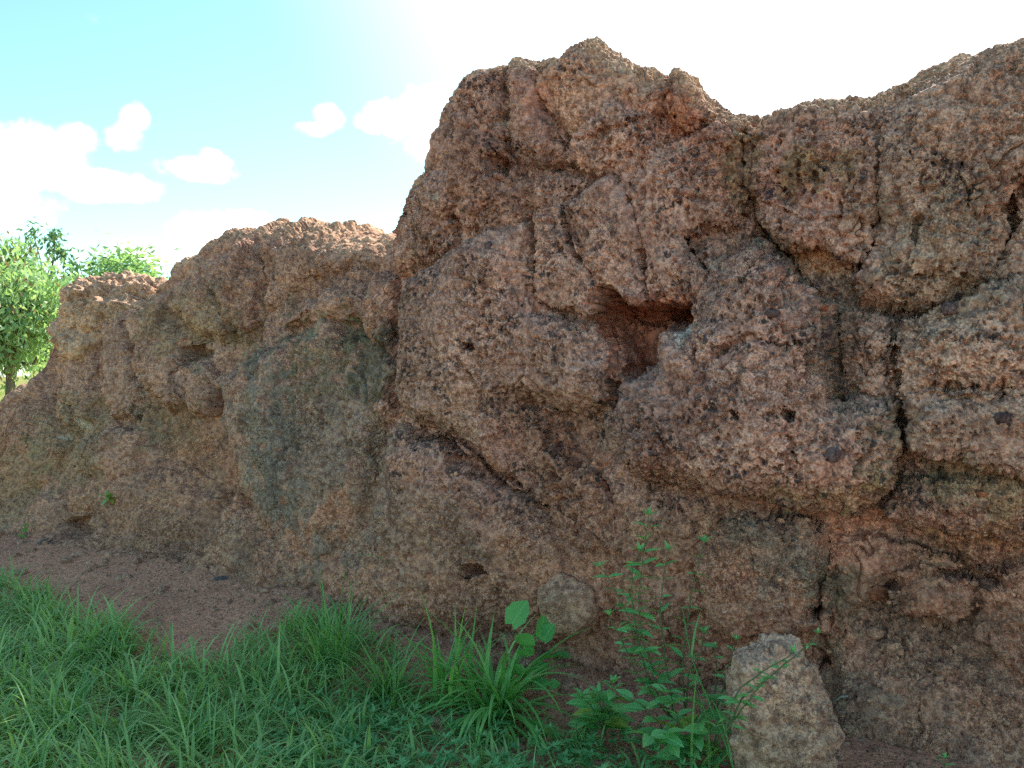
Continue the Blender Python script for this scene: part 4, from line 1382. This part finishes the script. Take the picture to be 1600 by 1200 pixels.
tuft('grass_tuft', 60, 1010, 4.6, 50, .15, .30, .006, .011, 'tuft at the left where the grass meets the wall foot', 'grass tufts', seed=8)
tuft('grass_tuft', 400, 1110, 3.5, 45, .1, .28, .006, .010, 'short tuft in the middle of the lawn', 'grass tufts', seed=10)
tuft('grass_tuft', 1190, 1240, 2.52, 40, .08, .2, .005, .010, 'small tuft growing at the foot of the leaning stone', 'grass tufts', seed=13)
tuft('grass_tuft', 900, 1180, 2.95, 40, .1, .24, .005, .010, 'low tuft among the ground cover right of the big tuft', 'grass tufts', seed=14)
tuft('grass_tuft', 300, 1180, 3.0, 70, .15, .34, .007, .013, 'coarse tuft at the bottom edge left of the middle', 'grass tufts', seed=15)
tuft('grass_tuft', 110, 1150, 3.2, 70, .15, .34, .007, .013, 'coarse tuft near the bottom left corner', 'grass tufts', seed=16)
tuft('grass_tuft', 1100, 1230, 2.75, 14, .2, .5, .006, .011, 'sparse grass tuft left of the leaning stone', 'grass tufts', seed=12, lean_=(.0, .6), bend=(.2, .8))


# ------------------------------------------------------------------ leafy plants
def leaf_mesh(name, shape, mat, K=6):
    """leaf along +X, unit length, lying in XY, folded on its midrib and drooping at the tip"""
    t = np.linspace(0, 1, K + 1)
    if shape == 'lance':
        w = .17 * np.sin(np.pi * np.clip(t, 0, 1) ** .8) ** .9
    elif shape == 'ovate':
        w = .25 * np.sin(np.pi * t ** .75) ** .8
    else:
        w = .46 * np.array([.45, .85, 1.0, .98, .86, .55, .12]) if K == 6 else .4 * np.sin(np.pi * t)
    w[-1] = max(w[-1], .004); w[0] = max(w[0], .02)
    z = .10 * t - .22 * t * t
    if shape == 'heart':
        back_ = np.array([-.14, -.04, 0, 0, 0, 0, 0])
        lob = 1 + .05 * np.array([1, -1, 1, -1, 1, -1, 0])
        w = w * lob
    else:
        back_ = np.zeros(K + 1)
    v = []
    for i in range(K + 1):
        v += [(t[i] + back_[i], -w[i], z[i] + .30 * w[i]), (t[i], 0, z[i]), (t[i] + back_[i], w[i], z[i] + .30 * w[i])]
    f = []
    for i in range(K):
        a = i * 3
        f += [(a, a + 3, a + 4, a + 1), (a + 1, a + 4, a + 5, a + 2)]
    me = bpy.data.meshes.new(name)
    me.from_pydata(v, [], f)
    for p in me.polygons: p.use_smooth = True
    me.materials.append(mat)
    return me


LM = {('lance', 'g'): leaf_mesh('leaf', 'lance', MAT_HERB), ('ovate', 'g'): leaf_mesh('leaf', 'ovate', MAT_HERB),
      ('heart', 'g'): leaf_mesh('leaf', 'heart', MAT_VINE), ('ovate', 'y'): leaf_mesh('leaf', 'ovate', MAT_YELLOW)}


def tube(points, r0, r1, name, mat, parent, sides=6):
    P = np.array([p[:] for p in points], float)
    n = len(P)
    T = np.gradient(P, axis=0); T /= np.linalg.norm(T, axis=1, keepdims=True) + 1e-9
    ref = np.array([0.3, 1, 0.1]); ref /= np.linalg.norm(ref)
    A = np.cross(T, ref); A /= np.linalg.norm(A, axis=1, keepdims=True) + 1e-9
    B = np.cross(T, A)
    rad = np.linspace(r0, r1, n)
    th = np.arange(sides) / sides * 2 * np.pi
    V_ = P[:, None, :] + rad[:, None, None] * (np.cos(th)[None, :, None] * A[:, None, :] + np.sin(th)[None, :, None] * B[:, None, :])
    idx = np.arange(n * sides).reshape(n, sides)
    q_ = np.stack([idx[:-1], np.roll(idx, -1, 1)[:-1], np.roll(idx, -1, 1)[1:], idx[1:]], -1).reshape(-1, 4)
    return mesh_np(name, V_.reshape(-1, 3), q_, mat, parent)


def add_leaf(parent, pos, az_deg, pitch_deg, size, kind, tone='g', roll=0):
    o = bpy.data.objects.new('leaf', LM[(kind, tone)])
    R = Matrix.Rotation(math.radians(az_deg), 4, 'Z') @ Matrix.Rotation(-math.radians(pitch_deg), 4, 'Y') @ Matrix.Rotation(math.radians(roll), 4, 'X')
    M = Matrix.Translation(Vector(pos) - Vector(parent.location)) @ R @ Matrix.Diagonal((size, size, size, 1))
    COL.objects.link(o)
    o.parent = parent
    o.matrix_local = M
    return o


def polyline(pts, n):
    P = np.array([p[:] for p in pts], float)
    d_ = np.concatenate([[0], np.cumsum(np.linalg.norm(np.diff(P, axis=0), axis=1))])
    t = np.linspace(0, d_[-1], n)
    return np.stack([np.interp(t, d_, P[:, k]) for k in range(3)], 1)


def herb(label, stems, base_px, Y, seed, group=None, name='leafy_weed', leaf_size=(.055, .10), kind='lance', sparse=1.0, tip=True, thick=.0038):
    """stems: list of (pixel polyline from base up, depth at the top, number of leaf nodes)"""
    r = random.Random(seed)
    b = at_depth(base_px[0], base_px[1], Y)
    gz = float(ground_z(np.array([b.x]), np.array([b.y]))[0])
    e = empty(name, (b.x, b.y, gz))
    tag(e, label, 'plant', group)
    for (pts, Ytop, nodes) in stems:
        n_ = len(pts)
        P3 = [at_depth(px, py, Y + (Ytop - Y) * i / (n_ - 1)) for i, (px, py) in enumerate(pts)]
        path = polyline(P3, 14)
        for k in range(1, 13):
            path[k] += np.array([r.uniform(-1, 1), r.uniform(-1, 1), 0]) * .003
        tube(path, thick, thick * .45, 'stem', MAT_STEM, e, 5)
        for k in range(nodes):
            t = .12 + .86 * (k + .3) / nodes
            i = t * 13; i0 = int(i); p = path[i0] + (path[min(i0 + 1, 13)] - path[i0]) * (i - i0)
            sz = r.uniform(*leaf_size) * (1.15 - .55 * t)
            for side_ in range(1 if r.random() > sparse else (3 if r.random() < .3 else 2)):
                a = r.uniform(-50, 50) + (0, 180, -90)[side_] - 8
                tone = 'y' if (kind == 'ovate' and r.random() < .12) else 'g'
                add_leaf(e, p, a, r.uniform(-5, 35), sz, kind, tone, r.uniform(-30, 30))
        if tip:
            p = path[-1]
            for j in range(6):
                add_leaf(e, p, j * 60 + r.uniform(-20, 20), r.uniform(15, 60), r.uniform(.018, .035) * leaf_size[1] / .07, 'lance', 'g')
            add_leaf(e, p, 40, 80, .02, 'lance', 'g')
    return e


tw = herb('tall leafy weed standing before the wall with several thin stems', [
    ([(1052, 1125), (1025, 1060), (1003, 1000), (998, 940), (1003, 880), (1014, 805)], 2.98, 15),
    ([(1050, 1125), (1010, 1050), (980, 960), (950, 900), (936, 886)], 2.95, 9),
    ([(1055, 1125), (1040, 1030), (1032, 960), (1036, 900), (1044, 860)], 3.08, 9),
    ([(1050, 1125), (1000, 1060), (975, 1010), (952, 962)], 2.85, 6),
    ([(1000, 1010), (985, 930), (990, 880), (1000, 862)], 3.0, 5),
], (1052, 1150), 3.02, 4)
herb('slender weed with few leaves right of the tall leafy weed', [
    ([(1072, 1120), (1066, 1040), (1076, 960), (1084, 910), (1100, 848)], 3.05, 9),
    ([(1072, 1120), (1076, 1050), (1095, 1020), (1100, 990)], 3.0, 5),
], (1072, 1150), 3.08, 14, sparse=.6)
herb('bushy broad-leaved weed at the foot of the tall leafy weed', [
    ([(1060, 1185), (1030, 1130), (1000, 1100), (975, 1085)], 2.78, 5),
    ([(1062, 1185), (1060, 1130), (1050, 1090), (1030, 1070)], 2.75, 5),
    ([(1064, 1185), (1090, 1130), (1120, 1090), (1150, 1110)], 2.75, 6),
    ([(1062, 1185), (1100, 1150), (1130, 1130)], 2.7, 5),
    ([(1062, 1185), (1040, 1150), (1000, 1150)], 2.7, 4),
], (1062, 1230), 2.82, 24, kind='ovate', leaf_size=(.08, .13), tip=False)
herb('low weed with pointed leaves left of the tall leafy weed', [
    ([(945, 1150), (940, 1110), (935, 1085)], 2.95, 5),
    ([(945, 1150), (925, 1105), (910, 1088)], 2.95, 5),
    ([(945, 1150), (955, 1100), (958, 1068)], 2.95, 5),
], (945, 1170), 3.0, 34, kind='ovate', leaf_size=(.09, .13))
herb('trailing weed reaching over the pale leaning stone', [
    ([(1130, 1150), (1160, 1090), (1200, 1060), (1260, 1010), (1278, 990)], 2.42, 7),
    ([(1130, 1150), (1150, 1080), (1190, 1050), (1240, 1020)], 2.42, 5),
    ([(1130, 1150), (1165, 1100), (1195, 1062)], 2.42, 5),
], (1130, 1230), 2.48, 44, leaf_size=(.04, .06), sparse=.7)
herb('small weed stem with upward leaves left of the leaning stone top', [
    ([(1115, 1120), (1120, 1050), (1117, 1010)], 2.9, 4),
    ([(1115, 1120), (1135, 1060), (1150, 1000)], 2.85, 5),
], (1115, 1180), 2.95, 54, leaf_size=(.04, .06), sparse=.7)
herb('tiny seedling at the bottom right before the recessed foot of the wall', [
    ([(1476, 1230), (1477, 1185)], 2.4, 3)], (1476, 1260), 2.42, 64, leaf_size=(.045, .055))
herb('seedling with round leaves on the bare red slope', [
    ([(236, 985), (234, 950)], 4.6, 3)], (236, 1000), 4.62, 74, leaf_size=(.05, .07), kind='ovate', tip=False)
herb('second seedling lower on the red slope by the grass edge', [
    ([(350, 1020), (348, 990)], 4.4, 3)], (350, 1030), 4.42, 84, leaf_size=(.06, .08), kind='ovate', tip=False)

# sprout growing out of the wall face at the left
p = on_wall(168, 782)[0] + Vector((0, -.01, 0))
e = empty('wall_sprout', p)
tag(e, 'tiny bright green sprout growing from the wall face at the left', 'plant')
for j, (a, pt, sz) in enumerate([(-150, 30, .09), (-60, 40, .08), (-100, 70, .07), (-10, 10, .08), (-120, -30, .08), (-40, -20, .07)]):
    add_leaf(e, p, a, pt, sz, 'ovate', 'y' if j % 2 else 'g')

# broad-leaved vine with lobed leaves
b = at_depth(815, 1090, 3.4)
gz = float(ground_z(np.array([b.x]), np.array([b.y]))[0])
e = empty('broad_leaf_vine', (b.x, b.y, gz))
tag(e, 'vine with a few large rounded lobed leaves against the wall foot', 'plant')
for pts in ([(812, 1085), (822, 1050), (820, 1020), (800, 985)], [(812, 1085), (838, 1060), (845, 1020), (840, 985)], [(822, 1055), (845, 1030), (860, 1018)], [(815, 1080), (840, 1065), (850, 1055)]):
    tube(polyline([at_depth(px, py, 3.36) for px, py in pts], 10), .003, .002, 'stem', MAT_STEM, e, 5)
for (px, py, a, pt, sz, ro) in [(800, 965, 20, 55, .115, 0), (842, 985, 60, 50, .10, 30), (828, 1000, 200, 45, .09, 10), (852, 1020, -30, 20, .125, -50), (828, 1015, 230, 40, .08, 0),
                                (818, 1045, 180, 30, .08, 20), (838, 1040, 20, 30, .065, -20), (835, 1062, -20, 20, .07, 0), (858, 1062, 10, 15, .05, 0), (850, 990, 10, 60, .08, 0)]:
    add_leaf(e, at_depth(px, py + 10, 3.32), a, pt, sz * 1.0, 'heart', 'g', ro + 40)

# long grass stalk crossing the weeds
sp = at_depth(1165, 1260, 2.6)
e = empty('grass_stalk', (sp.x, sp.y, 0))
tag(e, 'single long bright grass stalk slanting up through the weeds', 'plant')
P3 = [at_depth(px, py, 2.6 + .1 * i) for i, (px, py) in enumerate([(1165, 1260), (1130, 1150), (1100, 1080), (1078, 1020), (1066, 948)])]
tube(polyline(P3, 12), .005, .002, 'stalk', MAT_TUFT, e, 5)
q_ = polyline(P3, 12)
for k, (a, L) in enumerate([(110, .28), (200, .22), (60, .2)]):
    v, f, rr = blades(q_[2 + 3 * k][None], np.array([math.radians(a)]), np.array([.3]), np.array([L]), np.array([.009]), np.array([1.0]), 7, np.array([.6]))
    mesh_np('blade', v, f, MAT_TUFT, e, True, {'rnd': rr})

# blade reaching high at the left tuft
e = empty('grass_stalk', at_depth(520, 1055, 3.7))
tag(e, 'tall seed stalk of grass ending in a drooping broad blade against the wall', 'plant')
P3 = [at_depth(px, py, 3.7) for px, py in [(528, 1050), (530, 1000), (534, 930), (541, 880)]]
tube(polyline(P3, 8), .0025, .0018, 'stalk', MAT_TUFT, e, 5)
v, f, rr = blades(np.array([P3[-1][:]]), np.array([-.15]), np.array([.9]), np.array([.24]), np.array([.016]), np.array([1.7]), 8, np.array([.3]))
mesh_np('blade', v, f, MAT_TUFT, e, True, {'rnd': rr})

# creeper at the far left foot of the wall
e = empty('creeper', at_depth(20, 870, 5.3))
tag(e, 'green creeper climbing the wall foot at the far left edge', 'plant')
rr_ = random.Random(3)
for pts in ([(-20, 905), (10, 885), (30, 860), (40, 835), (40, 800)], [(-20, 895), (0, 890), (20, 875)], [(0, 925), (30, 915), (60, 905)]):
    path = polyline([on_wall(px, min(py, 905))[0] + Vector((0, -.03, 0)) for px, py in pts], 14)
    tube(path, .004, .002, 'stem', MAT_STEM, e, 5)
    for k in range(12):
        add_leaf(e, path[k], rr_.uniform(-170, 0), rr_.uniform(0, 60), rr_.uniform(.05, .09), 'ovate', 'g')

# pale thin roots in the damp corner
for pts, lab in (([(1300, 1095), (1312, 1085), (1330, 1083), (1296, 1100), (1300, 1140), (1308, 1160)], 'upper pale root curling over the damp wall foot right of the leaning stone'),
                 ([(1306, 1155), (1325, 1150), (1345, 1158), (1350, 1165)], 'lower pale root in the damp corner right of the leaning stone')):
    path = polyline([on_wall(px, py)[0] + Vector((-.002, -.008, 0)) for px, py in pts], 16)
    o = tube(path, .005, .003, 'root', MAT_ROOT, None, 6)
    tag(o, lab, 'root')

# dry fallen leaves in the grass
dl = leaf_mesh('dry_leaf', 'ovate', MAT_DRY)
for i, (px, py, lab) in enumerate([(357, 1103, 'curled dry brown leaf lying in the middle of the grass'), (65, 1148, 'pale dry leaf lying in the grass at the lower left'),
                                   (390, 1152, 'thin dry leaf in the grass below the curled one'), (735, 1060, 'dry brown leaf caught in the big tuft'),
                                   (1192, 872, None)]):
    if lab is None: continue
    g_ = on_ground(px, py, .03)
    o = bpy.data.objects.new('dry_leaf', dl)
    o.location = g_; o.rotation_euler = (.2, .2, i * 1.7); o.scale = (.09, .09, .09)
    COL.objects.link(o)
    tag(o, lab, 'dry leaf', 'dry leaves in the grass')

# ------------------------------------------------------------------ trees beyond the wall
def leaf_cloud(centers, per, spread, lsize, droop, r, aspect=.34):
    """many pointed leaves round each centre, hanging; returns verts, quads, rnd"""
    n = len(centers) * per
    C = np.repeat(centers, per, 0) + r.normal(size=(n, 3)) * spread
    az_ = r.uniform(0, 6.283, n)
    pitch = r.normal(-droop, .45, n)
    L = lsize * r.uniform(.6, 1.25, n)
    d_ = np.stack([np.cos(az_) * np.cos(pitch), np.sin(az_) * np.cos(pitch), np.sin(pitch)], -1)
    side = np.cross(d_, r.normal(size=(n, 3))); side /= np.linalg.norm(side, axis=1, keepdims=True)
    w = (L * aspect)[:, None]
    v = np.stack([C, C + d_ * L[:, None] * .45 + side * w * .5, C + d_ * L[:, None], C + d_ * L[:, None] * .45 - side * w * .5], 1).reshape(-1, 3)
    q_ = np.arange(n * 4).reshape(n, 4)
    return v, q_, np.repeat(np.clip(r.random(n) * .7 + np.repeat(r.random(len(centers)), per) * .4, 0, 1), 4)


def limbs(base, tips, e, r, r0=.12, mat=MAT_BARK):
    """branches from a forked trunk to each tip, one mesh"""
    vs, qs, off = [], [], 0
    for tp in tips:
        mid = np.array(base) * .45 + np.array(tp) * .55 + r.normal(size=3) * .25 - np.array([0, 0, .2])
        P = polyline([Vector(base), Vector(mid), Vector(tp)], 7)
        P[1:-1] += r.normal(size=(5, 3)) * .05
        n = len(P); sides = 5
        T = np.gradient(P, axis=0); T /= np.linalg.norm(T, axis=1, keepdims=True)
        A = np.cross(T, [0.2, 1, .1]); A /= np.linalg.norm(A, axis=1, keepdims=True); B = np.cross(T, A)
        rad = np.linspace(r0 * .55, r0 * .08, n)
        th = np.arange(sides) / sides * 2 * np.pi
        V_ = P[:, None] + rad[:, None, None] * (np.cos(th)[None, :, None] * A[:, None] + np.sin(th)[None, :, None] * B[:, None])
        idx = np.arange(n * sides).reshape(n, sides) + off
        qs.append(np.stack([idx[:-1], np.roll(idx, -1, 1)[:-1], np.roll(idx, -1, 1)[1:], idx[1:]], -1).reshape(-1, 4))
        vs.append(V_.reshape(-1, 3)); off += n * sides
    return mesh_np('limbs', np.concatenate(vs), np.concatenate(qs), mat, e)


def tree(px, py_top, py_bot, Y, halfw_px, label, seed, nclump=130, per=70, lsize=.2, mat=MAT_TREE, mat2=None, droop=.7, spread=.28, name='broadleaf_tree', extra=None, group=None):
    r = np.random.default_rng(seed)
    top = at_depth(px, py_top, Y); bot = at_depth(px, py_bot, Y)
    hw = halfw_px / FP * Y
    zc = (top.z + max(bot.z, .5)) / 2; hh = (top.z - max(bot.z, .5)) / 2
    e = empty(name, (top.x, Y, 0))
    tag(e, label, 'tree', group)
    P3 = polyline([Vector((top.x, Y, -.2)), Vector((top.x + .1, Y, zc * .5)), Vector((top.x - .05, Y, zc))], 8)
    tube(P3, .09, .06, 'trunk', MAT_BARK, e, 9)
    # clump centres in an uneven crown shell
    cs = []
    while len(cs) < nclump:
        p = r.uniform(-1, 1, 3)
        q2 = np.linalg.norm(p)
        if q2 > 1 or q2 < .35: continue
        c_ = np.array([top.x + p[0] * hw, Y + p[1] * hw, zc + p[2] * hh])
        if perlin(np.array([p[0] * 2 + seed]), np.array([p[1] * 2]), np.array([p[2] * 2]))[0] < -.22: continue
        cs.append(c_)
    cs = np.array(cs)
    v, q_, rr = leaf_cloud(cs, per, spread, lsize, droop, r)
    mesh_np('crown', v, q_, mat, e, False, {'rnd': rr})
    if mat2 is not None:
        sel = cs[r.integers(0, len(cs), nclump // 6)]
        v, q_, rr = leaf_cloud(sel + np.array([0, -.1, .1]), per // 2, spread, lsize, droop + .3, r)
        o_ = mesh_np('pod_cluster', v, q_, mat2, e, False, {'rnd': rr})
        o_['kind'] = 'stuff'
    tips = cs[r.integers(0, len(cs), 26)]
    limbs((top.x, Y, zc * .6), tips, e, r)
    if extra:
        for (bx, by, tx, ty, ntw) in extra:
            A_ = at_depth(bx, by, Y); B_ = at_depth(tx, ty, Y)
            tube(polyline([A_, (A_ + B_) / 2 + Vector((.05, 0, 0)), B_], 6), .03, .012, 'twig', MAT_BARK, e, 5)
            cc = np.array([B_[:]]) + r.normal(size=(ntw, 3)) * np.array([.07, .1, .16])
            v, q_, rr = leaf_cloud(cc, 26, .10, lsize * .75, droop, r, .35)
            mesh_np('leaf_cluster', v, q_, MAT_TREE_DARK, e, False, {'rnd': rr})['kind'] = 'stuff'
    return e


tree(6, 428, 556, 18, 96, 'large drooping tree with haze-paled leaves at the far left beyond the wall', 3, 150, 85, .19, MAT_TREE, MAT_DRY, spread=.36)
tree(12, 380, 440, 19, 26, 'top of a tree with brown seed clusters above the large drooping tree', 8, 30, 40, .20, MAT_TREE, MAT_DRY, spread=.2)
tree(58, 452, 540, 22, 56, 'darker tree with bare twigs ending in leaf clusters behind the drooping tree', 5, 90, 70, .22, MAT_TREE_DARK, None, spread=.35,
     extra=[(70, 450, 53, 370, 5), (77, 440, 86, 365, 5), (77, 440, 82, 390, 3), (80, 410, 102, 391, 4), (100, 460, 116, 410, 4), (108, 470, 122, 428, 4), (120, 470, 148, 418, 4)])
tree(200, 402, 520, 26, 44, 'round light green tree top showing above the back lump of the wall', 6, 70, 70, .26, MAT_TREE, None, spread=.35, droop=.2)
tree(-260, 330, 600, 26, 150, 'broad leafy tree outside the left edge beyond the field', 16, 120, 50, .3, MAT_TREE, None, spread=.5)
tree(108, 510, 548, 24, 24, 'low dark bush between the trees and the wall', 26, 50, 60, .2, MAT_TREE_DARK, None, spread=.3, name='bush')

# pale building far off under the trees
p = at_depth(-22, 572, 60)
bx, by = p.x, p.y
e = empty('pale_building', (bx, by, 0))
tag(e, 'tiny white building half hidden under the trees at the far left', 'building')


def box(name, c_, s_, mat, parent):
    v = np.array([(i, j, k) for i in (-.5, .5) for j in (-.5, .5) for k in (-.5, .5)]) * np.array(s_) + np.array(c_)
    f = np.array([(0, 1, 3, 2), (4, 6, 7, 5), (0, 4, 5, 1), (2, 3, 7, 6), (0, 2, 6, 4), (1, 5, 7, 3)])
    return mesh_np(name, v, f, mat, parent, False)


box('wall', (bx - 2.0, by + 2, .95), (6, 4, 2.1), MAT_PALE, e)
box('roof', (bx - 2.0, by + 2, 2.1), (6.4, 4.4, .16), MAT_ROOF, e)
for k in range(3):
    box('window', (bx - 4 + 2 * k, by - .02, 1.1), (.8, .06, .8), MAT_WINDOW, e)

# far field of sunlit grass
n = 16000
r6 = np.random.default_rng(9)
Yf = 7.0 + 33 * r6.random(n) ** 1.6
Xf = r6.uniform(-1.15, -.35, n) * Yf
d = dist_to_wall(Xf, Yf)
ok = d < -1.3
Xf, Yf = Xf[ok], Yf[ok]
ok = np.ones(len(Xf), bool)
m = len(Xf)
v, f, rr = blades(np.stack([Xf, Yf, ground_z(Xf, Yf) - .01], -1), r6.uniform(0, 6.28, m), r6.uniform(0, .6, m), r6.uniform(.12, .3, m), r6.uniform(.012, .03, m), r6.uniform(.2, 1.2, m), 3)
o = mesh_np('field_grass', v, f, MAT_FIELD, None, True, {'rnd': rr})
tag(o, 'sunlit yellow-green grass of the open field behind the wall', None, None, 'stuff')

# distant line of trees closing the horizon
vs, qs, rs, off = [], [], [], 0
r7 = np.random.default_rng(19)
cen = []
for i in range(420):
    a = r7.uniform(-1.5, 1.5); dd = r7.uniform(110, 150)
    cen.append((math.sin(a) * dd, math.cos(a) * dd, r7.uniform(.5, 4.5) + 1.5 * math.sin(a * 9)))
v, q_, rr = leaf_cloud(np.array(cen), 40, 1.2, 1.3, .2, r7, .7)
o = mesh_np('distant_trees', v, q_, MAT_TREE_DARK, None, False, {'rnd': rr})
tag(o, 'far line of dark trees along the horizon', None, None, 'stuff')
print('scene built', len(bpy.data.objects))
